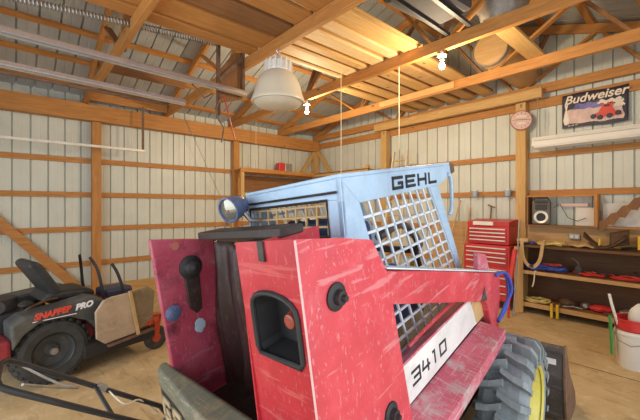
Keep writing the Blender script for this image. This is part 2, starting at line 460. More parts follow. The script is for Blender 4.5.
# ------------------------------------------------------------------ timber stored on the truss chords
ZL = EAVE+.143
def plank(x0, x1, y, w, z, h, mat, label, rot=0):
    o = MB().box((0, 0, h/2), (x1-x0, w, h)).build('stored_plank', mat, bevel=.004, origin=(0,0,0))
    o.location = ((x0+x1)/2, y, z); o.rotation_euler = (0, 0, rot)
    return tag(o, label, 'plank', 'planks stored on the trusses')
P1 = [(2.29, 3.725, 3.70, .07, .04, LX, 'narrow pale plank on the trusses nearest the bell lamp'),
      (2.29, 3.725, 3.49, .19, .04, LX, 'wide pale plank second from the bell lamp'),
      (2.29, 3.725, 3.24, .11, .04, PX, 'tan plank third from the bell lamp, over the hanging cord'),
      (2.29, 3.725, 2.99, .19, .04, LX, 'wide pale plank fourth from the bell lamp'),
      (2.29, 3.725, 2.73, .13, .04, LX, 'pale plank fifth from the bell lamp with square end'),
      (2.29, 3.725, 2.47, .19, .04, PX, 'pale plank sixth from the bell lamp, beside open roof')]
for a in P1: plank(a[0], a[1], a[2], a[3], ZL, a[4], a[5], a[6])
o = MB().bx(2.2, 3.8, 2.36, 3.74, ZL+.045, ZL+.065).build('plywood_sheet', PX); tag(o, 'plywood sheet on top of the pale planks over the loader', 'plywood')
P2 = [(3.735, 6.2, 4.05, .19, .04, PX, 'wide tan plank above the second bulb truss, furthest to the left'),
      (3.735, 6.2, 3.76, .19, .04, PX, 'tan plank between the bulb truss and right wall, second from left'),
      (3.735, 6.2, 3.46, .19, .04, PLY, 'tan plank between the bulb truss and right wall, third from left'),
      (3.735, 6.2, 3.16, .19, .04, PX, 'tan plank between the bulb truss and right wall, fourth from left'),
      (3.735, 6.2, 2.86, .19, .04, PLY, 'tan plank between the bulb truss and right wall, fifth from left'),
      (3.735, 6.2, 2.56, .19, .04, PX, 'tan plank behind the second bulb, sixth from left')]
for a in P2: plank(a[0], a[1], a[2], a[3], ZL, a[4], a[5], a[6])
o = MB().bx(3.8, 6.15, 2.46, 4.16, ZL+.042, ZL+.06).build('plywood_sheet', BX); tag(o, 'plywood sheet laid over the tan planks near the right wall', 'plywood')
P3 = [(-.6, 2.272, 3.83, .20, .05, WX, 'orange board overhead at left, the one nearest the track bracket'),
      (-.6, 2.272, 3.52, .30, .05, WX, 'wide orange board overhead at left with knots'),
      (-.6, 2.272, 3.16, .29, .05, BX, 'wide brown board overhead at left, third from the track bracket'),
      (-.6, 2.272, 2.82, .26, .05, WX, 'orange board overhead at top of the picture, fourth from bracket'),
      (-.6, 2.272, 2.50, .24, .05, WX, 'orange board overhead at top of the picture, fifth from bracket'),
      (-.6, 2.272, 2.18, .24, .05, PX, 'tan board overhead at top edge, sixth from bracket')]
for a in P3: plank(a[0], a[1], a[2], a[3], ZL, a[4], a[5], a[6])

for y, z, h, x0, x1, m, lb in ((7.08, 3.46, .17, .96, 2.24, WX, 'short orange blocking board between two trusses just above the left header'),
                               (6.15, 3.70, .15, .96, 2.24, BX, 'brown blocking board between two trusses behind the door tracks')):
    o = MB().bx(x0, x1, y-.02, y+.02, z, z+h).build('blocking_board', m, bevel=.004); tag(o, lb, 'board')
# things on the loft
t = empty('storage_tote', (3.12, 1.86, ZL+.04), (0, 0, R(-6)))
tag(t, 'dark grey plastic tote lying on the trusses at the top edge', 'storage box')
mb = MB(); mb.prism([(-.46, -.24, 0), (.40, -.24, 0), (.40, .24, 0), (-.46, .24, 0)], (0, 0, .26)); mb.build('tub', M['grey'], t, bevel=.06)
MB().bx(-.50, .44, -.28, .28, .26, .29).build('lid', M['grey'], t, bevel=.012)
for yy, lb in ((1.72, 'dark steel bar under the grey tote, right one'), (1.98, 'dark steel bar under the grey tote, left one')):
    o = MB().bx(2.29, 3.74, yy-.02, yy+.02, ZL, ZL+.036).build('steel_bar', M['black']); tag(o, lb, 'bar')
t = empty('form_tube', (4.95, 2.02, ZL+.245)); tag(t, 'tan round cardboard drum tube lying on the trusses by the right gable', 'tube')
MB().lathe([(0, 0), (.225, 0), (.235, .02), (.235, 1.38), (0, 1.38)], (0, 0, 0), (1, 0, 0), 36).build('body', PLY, t, smooth=True)
MB().lathe([(.225, -.012), (.243, -.012), (.243, .03), (.235, .03)], (0, 0, 0), (1, 0, 0), 36, True).build('hoop', M['dullsteel'], t, smooth=True)
o = MB().bx(5.048, 5.078, 2.6, 4.05, EAVE+.02, EAVE+.12).build('scab_board', PY, bevel=.004); tag(o, 'short pale board fixed along the truss nearest the right wall, left of the second bulb', 'board')
t = empty('wash_tub', (4.0, 1.50, ZL+.04)); tag(t, 'round grey metal wash tub on the trusses behind the second bulb', 'tub')
MB().lathe([(0, 0), (.2, 0), (.25, .2), (.262, .2), (.262, .215), (.24, .215), (.19, .015), (0, .015)], (0, 0, 0), (0, 0, 1), 32).build('bowl', M['dullsteel'], t, smooth=True)
plank(3.735, 5.2, 1.50, .20, ZL, .036, PX, 'plank under the grey wash tub')

# ------------------------------------------------------------------ lights of the barn
t = empty('bell_lamp', (2.28, 3.31, 2.82)); tag(t, 'large cream bell shaped high bay lamp hanging under a truss', 'lamp')
MB().lathe([(.285, .0), (.305, .0), (.31, .012), (.305, .03), (.28, .10), (.255, .20), (.215, .29), (.16, .345), (.12, .365), (.11, .36), (.15, .335), (.205, .28), (.245, .19), (.272, .09), (.29, .02)],
           (0, 0, 0), (0, 0, 1), 40, True).build('shade', M['lampwhite'], t, smooth=True)
MB().lathe([(.29, .012), (.24, -.035), (.15, -.06), (0, -.068)], (0, 0, 0), (0, 0, 1), 40).build('diffuser', M['lampwhite'], t, smooth=True)
mb = MB().lathe([(0, .35), (.13, .35), (.14, .37), (.14, .46), (.11, .50), (.05, .52), (0, .52)], (0, 0, 0), (0, 0, 1), 28)
for k in range(16):
    a = 2*PI*k/16; mb.box((.145*math.cos(a), .145*math.sin(a), .42), (.04, .012, .11), (0, 0, a))
mb.build('ballast_housing', M['white'], t)
MB().tube([(0, 0, .52), (0, 0, .575)], .02).tube([(0, 0, .575), (.03, 0, .60), (0, 0, .625), (-.03, 0, .60), (0, 0, .575)], .007).build('hook', M['steel'], t)

for (x, y, z), lb, pw in (((3.73, 4.55, 3.37), 'bare glowing bulb under the truss, beside the bell lamp', 105), ((3.73, 2.066, 3.39), 'bare glowing bulb in a white socket, right of centre', 80)):
    t = empty('bare_bulb', (x, y, z)); tag(t, lb, 'light bulb', 'bare bulbs')
    MB().lathe([(0, .07), (.02, .07), (.02, 0), (.055, 0), (.05, -.022), (.03, -.03), (.026, -.06), (0, -.06)], (0, 0, 0), (0, 0, 1), 20).build('socket', M['white'], t, smooth=True)
    MB().lathe([(.013, -.06), (.016, -.085), (.032, -.12), (.034, -.135), (.025, -.16), (0, -.172)], (0, 0, 0), (0, 0, 1), 20).build('bulb', M['bulb'], t, smooth=True)
    l = bpy.data.lights.new('bulb_light', 'POINT'); l.energy = pw; l.color = (1, .78, .50); l.shadow_soft_size = .05
    lo = bpy.data.objects.new('bulb_light', l); COL.objects.link(lo); lo.location = (0, 0, -.24); lo.parent = t

t = empty('fluorescent_fixture', (6.12, .62, 2.51)); tag(t, 'long white fluorescent fixture hanging below the banner, unlit', 'light fixture')
MB().prism([(-.02, -1.22, 0.02), (.02, -1.22, .0), (.1, -1.22, .13), (.05, -1.22, .19), (-.05, -1.22, .19), (-.08, -1.22, .05)], (0, 2.44, 0)).build('reflector', M['white'], t, bevel=.006)
for s in (-1, 1): MB().tube([(-.085, -1.18, .065+.055*s+.02), (-.085, 1.18, .065+.055*s+.02)], .016, 10).build('tube', M['paper'], t)
o = MB().tube([(6.12, 1.79, 2.70), (6.14, 1.78, 3.2), (6.16, 1.78, 3.84)], .006).build('hanging_chain', M['dullsteel'], None); tag(o, 'thin chain holding the left end of the fluorescent fixture', 'chain')

# ------------------------------------------------------------------ cords
for p, lb, r in (((3.60, 3.60, 4.40, 1.95), 'long pale pull cord hanging left of the cab corner', .007), ((3.73, 2.667, 3.43, 2.35), 'pale pull cord hanging over the loader cab roof', .006)):
    o = MB().tube([(p[0], p[1], p[3]), (p[0], p[1], p[2])], r, 6).build('pull_cord', M['cord']); tag(o, lb, 'cord', 'hanging cords')
t = empty('pull_cord', (4.14, 6.9, 2.46)); tag(t, 'thin dark pull cord with a small weight near the corner shelf', 'cord', 'hanging cords')
MB().tube([(0, 0, .25), (0, 0, 1.2)], .005, 6).build('cord', M['cord'], t); MB().tube([(0, 0, 0), (0, 0, .25)], .013, 8).build('weight', M['dullsteel'], t)
o = MB().tube([(2.637, 7.175, 3.40), (2.86, 7.175, 2.96), (3.26, 7.175, 2.12), (3.454, 7.175, 1.742)], .006, 6).build('wire_cable', M['dullsteel']); tag(o, 'thin slanting wire cable in front of the left wall', 'cable')

# ------------------------------------------------------------------ garage door hardware
t = empty('garage_door_track', (0, 4.0, 0)); tag(t, 'shiny upper garage door track running to the wooden bracket plate', 'door track', 'garage door tracks')
t.location = (0, 4.0, 3.115)
mb = MB(); n = 14
prof = [(-.03, .028), (-.045, .01), (-.045, -.03), (-.02, -.045), (.02, -.045), (.045, -.03), (.045, .01), (.03, .028), (.024, .022), (.036, .006), (.036, -.026), (.016, -.036), (-.016, -.036), (-.036, -.026), (-.036, .006), (-.024, .022)]
mb.prism([(-1.9, a, b+.05) for a, b in prof], (4.14, 0, -.075)).build('rail', M['steel'], t, smooth=True)
t = empty('garage_door_track', (0, 4.0, 2.83)); tag(t, 'shiny lower garage door track below the first one', 'door track', 'garage door tracks')
MB().prism([(-1.9, a*.8, b*.8+.04) for a, b in prof], (3.36, 0, -.05)).build('rail', M['steel'], t, smooth=True)
MB().prism([(-1.9, .10, -.03), (-1.9, .14, -.03), (-1.9, .14, -.01), (-1.9, .10, -.01)], (3.2, 0, -.02)).build('angle_strip', M['rust'], t)
t = empty('track_bracket', (2.05, 4.07, 2.7)); tag(t, 'wooden plate with two punched steel hangers holding the door tracks', 'bracket')
for x, h0, h1 in ((1.90, .02, 1.12), (2.245, .36, 1.36)):
    mb = MB().bx(x-2.05-.028, x-2.05+.028, -.004, 0, h0, h1).bx(x-2.05-.028, x-2.05-.024, -.04, 0, h0, h1)
    mb.build('hanger', M['rust'], t)
mb = MB().prism([(-.14, .02, .22), (.2, .02, .34), (.2, .02, .95), (.08, .02, .92), (-.14, .02, .62)], (0, .03, 0)); mb.build('plate', BZ, t)
MB().bar((-.14, -.01, .50), (.2, -.01, .88), .012, .05).build('angle_iron', M['rust'], t)
mb = MB().lathe([(0, -.012), (.05, -.012), (.035, 0), (.05, .012), (0, .012)], (-.12, -.03, .02), (0, 1, 0), 18); mb.build('pulley', M['dullsteel'], t, smooth=True)
for k, pts in enumerate(([(-.15, -.05, .25), (-.22, -.07, .12), (-.18, -.06, .0), (-.10, -.05, -.10), (-.13, -.05, -.28)], [(-.25, -.05, .30), (-.36, -.07, .22), (-.42, -.05, .30), (-.50, -.04, .36)], [(-.1, -.05, .3), (-.05, -.07, .1), (.0, -.05, -.05), (.05, -.06, -.22)])):
    MB().tube(pts, .009, 6).build('cable', M['rust'] if k != 2 else M['redorange'], t)
# extension spring
mb = MB(); pts = []
a, b = Vector((-.30, 4.0, 3.40)), Vector((1.86, 4.0, 3.62)); L = 75; ax = (b-a).normalized(); e1 = ax.orthogonal().normalized(); e2 = ax.cross(e1)
for i in range(L*8+1):
    th = 2*PI*i/8; c = a.lerp(b, i/(L*8)); pts.append(c+(e1*math.cos(th)+e2*math.sin(th))*.034)
mb.tube(pts, .006, 4)
o = mb.build('extension_spring', M['dullsteel']); tag(o, 'long coiled extension spring above the door tracks', 'spring')
t = empty('hanging_rail', (1.78, 7.0, 2.62)); tag(t, 'thin pale metal rail hung by a strap below the left header beam', 'rail')
MB().bx(-3.6, .02, -.012, .012, .02, .06).build('bar', M['silver'], t); MB().bx(-.02, .02, -.005, .005, .02, .86).build('strap', M['rust'], t)

# ------------------------------------------------------------------ corner shelf
t = empty('corner_shelf', (XB-.05, YA-.05, 2.40)); tag(t, 'L shaped wooden shelf wrapping the far corner above the loader cab', 'shelf')
MB().bx(-2.62, 0, -.45, -.005, .06, .08).build('shelf_board', PX, t); MB().bx(-.45, -.005, -2.30, -.45, .06, .08).build('shelf_board', PY, t)
MB().bx(-2.62, -.41, -.49, -.45, 0, .09).build('front_rail', WX, t, bevel=.004); MB().bx(-.45, -.41, -2.30, -.45, 0, .09).build('front_rail', PY, t, bevel=.004)
MB().bx(-2.60, -2.52, -.47, -.39, -1.0, 0).build('leg', PZ, t); MB().bx(-.44, -.36, -2.3, -2.22, -.7, .16).build('leg', PZ, t)
MB().bar((-2.50, -.43, -.55), (-2.50, -.02, -.55), .04, .08).build('stretcher', PY, t)
t = empty('tool_tin', (5.08, 7.14, 2.481), (0, 0, R(-8))); tag(t, 'small red and grey metal box on the corner shelf', 'box')
MB().bx(-.17, .0, -.1, .1, 0, .23).build('red_half', M['red'], t, bevel=.01); MB().bx(.0, .2, -.1, .1, 0, .22).build('grey_half', M['dullsteel'], t, bevel=.01)
o = MB().bx(3.94, 6.2, YA-.07, YA-.05, 1.98, 2.36).build('panel_board', BX); tag(o, 'dark board on the wall beneath the corner shelf', 'board')
o = MB().bx(.9, 2.3, 6.95, 7.05, 0, .12).build('timber', PX, bevel=.005); tag(o, 'loose squared timber on the floor along the left wall behind the mower', 'timber')
o = MB().bar((3.66, 7.15, 0), (3.66, 7.15, 1.72), .12, .04, (1, 0, 0)).build('board', PZ); tag(o, 'upright board leaning beside the left wall post near the blue lamp', 'board')

# ------------------------------------------------------------------ stepladder beyond the cab
t = empty('stepladder', (6.02, 4.33, 0)); tag(t, 'thin wooden ladder whose top shows above the cab roof', 'ladder')
for s in (-1, 1): MB().bar((-.35, s*.23, 0), (.10, s*.17, 2.80), .035, .06, (1, 0, 0)).build('rail', M['cord'], t)
for i in range(9):
    f = (i+.9)/9.6; MB().bar((-.35+.45*f, -.225+.05*f, 2.8*f), (-.35+.45*f, .225-.05*f, 2.8*f), .05, .025).build('rung', PY, t)

# ------------------------------------------------------------------ wall signs
t = empty('round_sign', (6.17, 2.03, 3.02), (0, 0, R(28))); tag(t, 'round pink and cream dial on the post beside the banner', 'sign')
MB().lathe([(0, 0), (.150, 0), (.158, .008), (.158, .026), (.146, .03)], (.0, 0, 0), (-1, 0, 0), 40).build('rim', M['signline'], t, smooth=True)
MB().lathe([(0, .031), (.146, .031)], (0, 0, 0), (-1, 0, 0), 40).build('face', M['pink'], t)
mb = MB()
for k in range(12):
    a = 2*PI*k/12; mb.box((-.033, .115*math.cos(a), .115*math.sin(a)), (.003, .035 if k % 3 == 0 else .022, .007), (a, 0, 0))
mb.bx(-.034, -.032, -.09, .09, .003, .014).build('dial_marks', M['signline'], t)
MB().bx(-.0335, -.032, -.07, .07, .045, .075).bx(-.0335, -.032, -.06, .06, -.06, -.035).build('pale_band', M['signwhite'], t)

t = empty('banner', (6.348, 1.12, 2.815)); tag(t, 'dark race car banner with cream lettering on the right wall', 'banner')
def bpos(u, v, d=0):   # u 0..1 left->right in the photo (towards -y), v 0..1 up
    return Vector((-.005*math.sin(u*9+v*3)-.008*(1-v)*math.sin(u*PI)-d, .385-.77*u, .51*v + .01*math.sin(u*PI*2)))
MB().grid(bpos, 24, 10).build('sheet', M['bdark'], t, smooth=True, solid=.003)
def patch(name, u0, u1, v0, v1, mat, d=.006, jag=0):
    random.seed(int(u0*1000+v0*77))
    return MB().grid(lambda u, v: bpos(u0+(u1-u0)*u + jag*math.sin(v*19+u*3), v0+(v1-v0)*v + jag*math.sin(u*17), d), 12, 4).build(name, mat, t, smooth=True)
patch('haze', .05, .93, .10, .52, M['bpink'], .006, .02)
patch('evening_cloud', .20, .66, .50, .66, M['bblue'], .009, .02)
patch('pale_streak', .04, .10, .10, .70, M['signwhite'], .010, .02)
patch('pale_streak', .58, .92, .58, .68, M['signwhite'], .010, .03)
patch('dark_strip', .0, 1.0, .0, .085, M['bdark'], .008)
patch('race_car', .60, .80, .26, .58, M['letterred'], .013, .03)
patch('race_car', .52, .90, .20, .32, M['letterred'], .014, .02)
for u, v in ((.50, .24), (.60, .20), (.74, .22), (.86, .26)):
    c = bpos(u, v, .016); MB().lathe([(0, 0), (.035, 0), (.03, .006), (0, .006)], c, (-1, 0, 0), 16).build('car_wheel', M['bdark'], t)
patch('car_wing', .82, .94, .44, .62, M['signwhite'], .014, .02)
patch('cockpit', .66, .74, .48, .54, M['bdark'], .016)
for k in range(9): patch('caption_stroke', .40+.058*k, .44+.058*k, .105, .125, M['signwhite'], .017)
for k in range(3): patch('caption_stroke', .10+.06*k, .14+.06*k, .045, .062, M['signwhite'], .017)
text('lettering', 'Budweiser', .172, M['bletter'], t, (-.034, .352, .362), (0, -1, .015), (0, 0, 1), .003, 1.0, .28, .0035)

for y, lb in ((2.83, 'pale blue cup on the wall girt, left of two'), (2.27, 'pale blue cup on the wall girt, the one next to the post')):
    t = empty('hanging_cup', (6.28, y, 1.80)); tag(t, lb, 'cup', 'pale blue cups on the girt')
    MB().lathe([(0, 0), (.04, 0), (.055, .10), (.048, .10), (.036, .012), (0, .012)], (0, 0, 0), (0, 0, 1), 20).build('body', M['paleblue'], t, smooth=True)
    MB().lathe([(.05, .1), (.058, .1), (.058, .115), (0, .12)], (0, 0, 0), (0, 0, 1), 20).build('lid', M['silver'], t, smooth=True)
    MB().tube([(.02, -.03, 0), (.0, -.06, -.05), (0, -.09, -.03)], .006, 6).build('hook', M['dullsteel'], t)

# ------------------------------------------------------------------ red tool chest
t = empty('tool_chest', (5.97, 2.40, 0)); tag(t, 'tall red tool chest with many drawers beside the wood post', 'tool chest')
def chest(z0, z1, x0, w, rows, nm):
    b = MB().bx(x0, .24, -w/2, w/2, z0, z1).build(nm, M['chestred'], t, bevel=.008)
    h = (z1-z0-.05)/rows
    for i in range(rows):
        zz = z0+.03+h*i
        d = MB().bx(x0-.014, x0, -w/2+.03, w/2-.03, zz, zz+h-.012).build('drawer', M['chestred'], t, bevel=.003)
        MB().bx(x0-.03, x0-.014, -w/2+.05, w/2-.05, zz+h-.034, zz+h-.016).build('handle', M['silver'], d)
chest(.13, .66, -.26, .72, 4, 'cabinet'); chest(.66, 1.0, -.26, .72, 4, 'middle_chest'); chest(1.01, 1.30, -.20, .66, 4, 'top_chest')
MB().prism([(-.20, -.33, 1.30), (.24, -.33, 1.30), (.24, -.33, 1.40), (.15, -.33, 1.41), (-.20, -.33, 1.37)], (0, .66, 0)).build('lid', M['chestred'], t, bevel=.008)
for x in (-.2, .18):
    for y in (-.3, .3): MB().lathe([(0, -.015), (.06, -.015), (.06, .015), (0, .015)], (x, y, .065), (0, 1, 0), 16).build('caster', M['rubber'], t)
MB().tube([(0, -.355, .85), (-.0, -.385, .86), (.14, -.385, .86), (.14, -.355, .85)], .012).build('side_handle', M['silver'], t)
o = MB().bx(5.74, 5.765, 2.30, 2.62, 1.315, 1.375).build('note_card', M['paper']); tag(o, 'white strip of card on the front lid edge of the red tool chest', 'card')
for pts, r, m, lb in (([(5.55, 1.93, 0), (5.70, 1.93, .75), (5.86, 1.95, 1.42)], .012, 'dullsteel', 'thin steel rod leaning on the right side of the tool chest'),
                      ([(5.42, 1.93, .50), (5.57, 1.91, .98)], .035, 'red', 'red handled jack bar leaning by the workbench end'),
                      ([(5.70, 3.30, 0), (6.27, 3.10, 1.72)], .014, 'tan', 'long wooden tool handle left of the tool chest, tallest of the sticks'),
                      ([(5.95, 3.02, 0), (6.30, 2.92, 1.60)], .013, 'tan', 'shorter wooden handle left of the tool chest'),
                      ([(6.22, 2.62, 0), (6.33, 2.56, 1.62)], .012, 'rust', 'dark rod rising behind the tool chest')):
    mb = MB().tube(pts, r, 10)
    if r == .014: mb.ball(pts[-1], .022, 1)
    if 'dark rod' in lb: mb.tube([(6.33, 2.50, 1.60), (6.33, 2.62, 1.65)], .012, 8)
    if m == 'red': mb.tube([pts[0], (5.36, 1.93, .0)], .016, 10)
    o = mb.build('leaning_rod' if m != 'tan' else 'wooden_pole', M[m], smooth=True); tag(o, lb, 'tool')
o = MB().bx(6.30, 6.33, 2.80, 3.70, 0, 1.34).build('plywood_board', PLY); tag(o, 'tan plywood board leaning on the right wall left of the tool chest', 'board')

# ------------------------------------------------------------------ workbench with shelves
t = empty('workbench', (6.12, .9, 0)); tag(t, 'long wooden workbench with two open shelves along the right wall', 'workbench')
L0, L1 = -1.3, 1.07
MB().bx(-.30, .20, L0, L1, 1.0, 1.035).build('worktop', DKY, t, bevel=.004)
MB().bx(-.29, .20, L0, L1, .615, .645).build('shelf', BY, t, bevel=.004); MB().bx(-.29, .20, L0, L1, .135, .165).build('shelf', BY, t, bevel=.004)
MB().bx(-.31, -.285, L0, L1, .60, .65).build('shelf_edge', PLY, t); MB().bx(-.31, -.285, L0, L1, .105, .168).build('shelf_edge', PLY, t)
MB().bx(-.31, .20, L1, L1+.035, 0, 1.0).build('side_panel', PZ, t, bevel=.004); MB().bx(-.325, -.288, L1-.09, L1+.036, 0, 1.0).build('front_leg', PZ, t, bevel=.004)
MB().bx(.19, .21, L0, L1, .02, 1.0).build('back_panel', DKY, t)
MB().bx(.16, .185, L0, L1, 1.035, 1.31).build('backsplash', PLY, t)
t = empty('wall_cubby', (6.24, 1.5, 1.31)); tag(t, 'wooden cubby frame on the wall above the workbench, holding the radio', 'shelf')
MB().bx(-.10, .11, -.46, .44, 0, .022).build('floor_board', BY, t); MB().bx(-.10, .11, -.46, .44, .46, .485).build('top_board', WY, t)
MB().bx(-.10, .11, -.46, -.42, .022, .46).build('upright', WZ, t); MB().bx(-.10, .11, .415, .44, .022, .46).build('upright', BZ, t)
o = MB().bx(6.18, 6.24, -.35, 1.02, 1.315, 1.335).build('ledge_board', WY); tag(o, 'narrow ledge board above the workbench right of the cubby', 'board')
t = empty('radio', (6.235, 1.755, 1.334), (0, 0, R(10))); tag(t, 'grey brown upright portable stereo in the cubby', 'radio')
MB().prism([(-.09, -.125, 0), (.05, -.125, 0), (.06, -.125, .37), (-.06, -.125, .39)], (0, .25, 0)).build('case', M['stereo'], t, bevel=.025)
MB().lathe([(.045, -.006), (.095, -.006), (.10, .004), (.095, .014), (.07, .01), (.045, 0)], (-.083, 0, .12), (-1, 0, .1), 28, True).build('speaker_ring', M['silver'], t, smooth=True)
MB().lathe([(0, .0), (.055, .012), (.07, .004)], (-.083, 0, .12), (-1, 0, .1), 28).build('speaker_cone', M['black'], t, smooth=True)
MB().bx(-.085, -.066, -.08, .08, .235, .32).build('tape_door', M['grey'], t, bevel=.006)
MB().bx(-.07, -.055, -.09, .09, .335, .365).build('control_strip', M['black'], t)
MB().tube([(-.02, -.1, .37), (-.02, -.09, .42), (-.02, .09, .42), (-.02, .1, .37)], .01).build('handle', M['grey'], t)
for y, w, z0, h, lb in ((1.20, .26, 1.335, .27, 'white board card leaning at the back of the wooden cubby'), (.79, .44, 1.337, .33, 'larger white card behind the leaning notched board'), (1.36, .36, 1.62, .05, 'narrow pink brown strip high in the cubby')):
    o = MB().bx(6.325, 6.335, y-w/2, y+w/2, z0, z0+h).build('card', M['paper'] if z0 < 1.5 else M['pink']); tag(o, lb, 'card')
o = MB().tube([(6.28, 1.60, 1.60), (6.28, 1.52, 1.66), (6.29, 1.42, 1.45), (6.29, 1.30, 1.40), (6.3, 1.2, 1.45)], .005, 6).build('power_cord', M['black']); tag(o, 'thin dark power cord curling behind the stereo', 'cord')
pts = []
for i in range(13):
    f = i/12; pts.append((6.17, 1.08-.72*f, 1.35+.62*f+.018*(1 if i % 2 else -1)))
low = [(6.17, y-.09, z-.06+.01*(1 if i % 2 else -1)) for i, (x, y, z) in enumerate(pts)]
o = MB().prism(pts+low[::-1], (.03, 0, 0)).build('notched_board', BZ, bevel=.004); tag(o, 'brown notched stair shaped board leaning diagonally over the workbench', 'board')
ZB = 1.036
t = empty('tool_strap', (5.82, 1.78, ZB)); tag(t, 'tan leather strap loop hanging over the left end of the workbench', 'strap')
pts = [(.25, .10, .03), (.12, .12, .06), (0, .115, .07), (-.03, .11, -.02), (-.035, .085, -.2), (-.035, .02, -.30), (-.035, -.06, -.31), (-.035, -.13, -.2), (-.03, -.16, -.02), (0, -.16, .06), (.14, -.15, .05), (.25, -.10, .03)]
def ribbon(mb, pts, w, th, up):
    for a, b in zip(pts, pts[1:]):
        d = (Vector(b)-Vector(a)).normalized()*.008
        mb.bar(Vector(a)-d, Vector(b)+d, w, th, up)
    return mb
def smooth_pts(pts, n=4, closed=False):
    out = []; P = [Vector(p) for p in pts]; N = len(P)
    for i in range(N-1):
        p0, p1, p2, p3 = P[max(i-1, 0)], P[i], P[i+1], P[min(i+2, N-1)]
        for k in range(n):
            t_ = k/n
            out.append(.5*((2*p1)+(p2-p0)*t_+(2*p0-5*p1+4*p2-p3)*t_**2+(3*p1-p0-3*p2+p3)*t_**3))
    out.append(P[-1]); return out
ribbon(MB(), smooth_pts(pts), .045, .012, (1, 0, 0)).build('band', M['tan'], t)
MB().bx(-.03, .10, .03, .19, .04, .10).build('pad', M['tan'], t, bevel=.02)
def coil(name, loc, rx, ry, turns, r, mat, label, cat='strap', seed=1, h=.02):
    random.seed(seed); pts = []
    for i in range(turns*14+1):
        a = 2*PI*i/14; k = 1+random.uniform(-.22, .18)
        pts.append((loc[0]+rx*k*math.cos(a), loc[1]+ry*k*math.sin(a), loc[2]+r+h*random.random()+h*.5*i/14))
    o = MB().tube(smooth_pts(pts, 2), r, 6).build(name, mat, smooth=True); tag(o, label, cat); return o
coil('ratchet_strap', (5.95, 1.55, ZB), .10, .16, 3, .011, M['tanweb'], 'yellow straw coloured strap coiled on the workbench')
coil('cord_coil', (5.93, 1.83, ZB+.005), .05, .07, 2, .008, M['blue'], 'short blue cord by the tan strap on the workbench', 'cord', 5)
t = empty('junction_box', (6.24, 1.33, 1.13)); tag(t, 'small grey metal outlet box on the backsplash', 'outlet')
MB().bx(0, .04, -.07, .07, 0, .08).build('box', M['dullsteel'], t, bevel=.006); MB().bx(-.004, 0, -.05, -.01, .02, .06).bx(-.004, 0, .01, .05, .02, .06).build('socket', M['paper'], t)
mb = MB().grid(lambda u, v: (5.95+.22*u, 1.34-.36*v, ZB+.02+.05*math.sin(u*PI)*math.sin(v*PI)+.012*math.sin(v*14)), 8, 12)
o = mb.build('leather_apron', M['tan'], smooth=True, solid=.012); tag(o, 'crumpled brown leather piece lying mid workbench', 'leather')
t = empty('tool_pouch', (6.02, .95, ZB), (0, 0, R(8))); tag(t, 'dark brown leather tool pouch with flared open sides on the workbench', 'tool pouch')
MB().grid(lambda u, v: (-.12+.24*v, .22-.44*u, .02+.15*abs(2*u-1)**1.5+.05*v*abs(2*u-1)), 14, 5).build('pouch_body', M['leather'], t, smooth=True, solid=.014)
MB().grid(lambda u, v: (.0+.10*v, -.06-.20*u, .03+.19*v+.05*u), 6, 5).build('flap', M['leather'], t, smooth=True, solid=.012)
MB().bx(-.1, .08, -.1, .1, 0, .04).build('pocket', M['leather'], t, bevel=.015)
MB().tube([(-.05, .05, .05), (-.02, .04, .14)], .014).build('buckle', M['yellow'], t)
t = empty('cordless_tool', (6.0, .50, ZB), (0, 0, R(-15))); tag(t, 'yellow and black power tool at the right end of the workbench', 'power tool')
MB().bx(-.05, .05, -.02, .10, .02, .20).build('battery_case', M['yellow'], t, bevel=.012)
MB().bx(-.06, .06, -.14, -.02, .0, .17).build('motor_body', M['black'], t, bevel=.02)
MB().tube([(0, .10, .05), (0, .2, .035), (-.02, .28, .02)], .016).build('nose', M['black'], t)
# upper shelf
coil('webbing_pile', (5.98, 1.76, .645), .12, .17, 4, .014, M['blue'], 'blue webbing straps heaped on the upper shelf', 'strap', 11, .03)
coil('webbing_pile', (5.98, 1.50, .645), .09, .12, 3, .012, M['blue'], 'blue strap heap right of the first on the upper shelf', 'strap', 12, .03)
coil('strap_bundle', (6.02, 1.55, .71), .06, .11, 2, .012, M['redorange'], 'orange strap on top of the blue straps', 'strap', 13, .025)
coil('jumper_cable', (6.02, 1.10, .645), .10, .18, 2, .012, M['red'], 'red jumper cables on the upper shelf, left bundle', 'cable', 14, .02)
coil('jumper_cable', (6.02, .72, .645), .09, .18, 2, .012, M['red'], 'red jumper cables on the upper shelf, right bundle', 'cable', 15, .02)
coil('rubber_hose', (6.05, .92, .645), .07, .10, 2, .014, M['black'], 'black hose between the two red cable bundles', 'hose', 16)
o = MB().tube(smooth_pts([(5.86, 1.72, .655), (5.80, 1.72, .64), (5.79, 1.73, .50), (5.79, 1.75, .42)]), .010, 6).build('rope_end', M['cord']); tag(o, 'white rope end dangling from the upper shelf', 'rope')
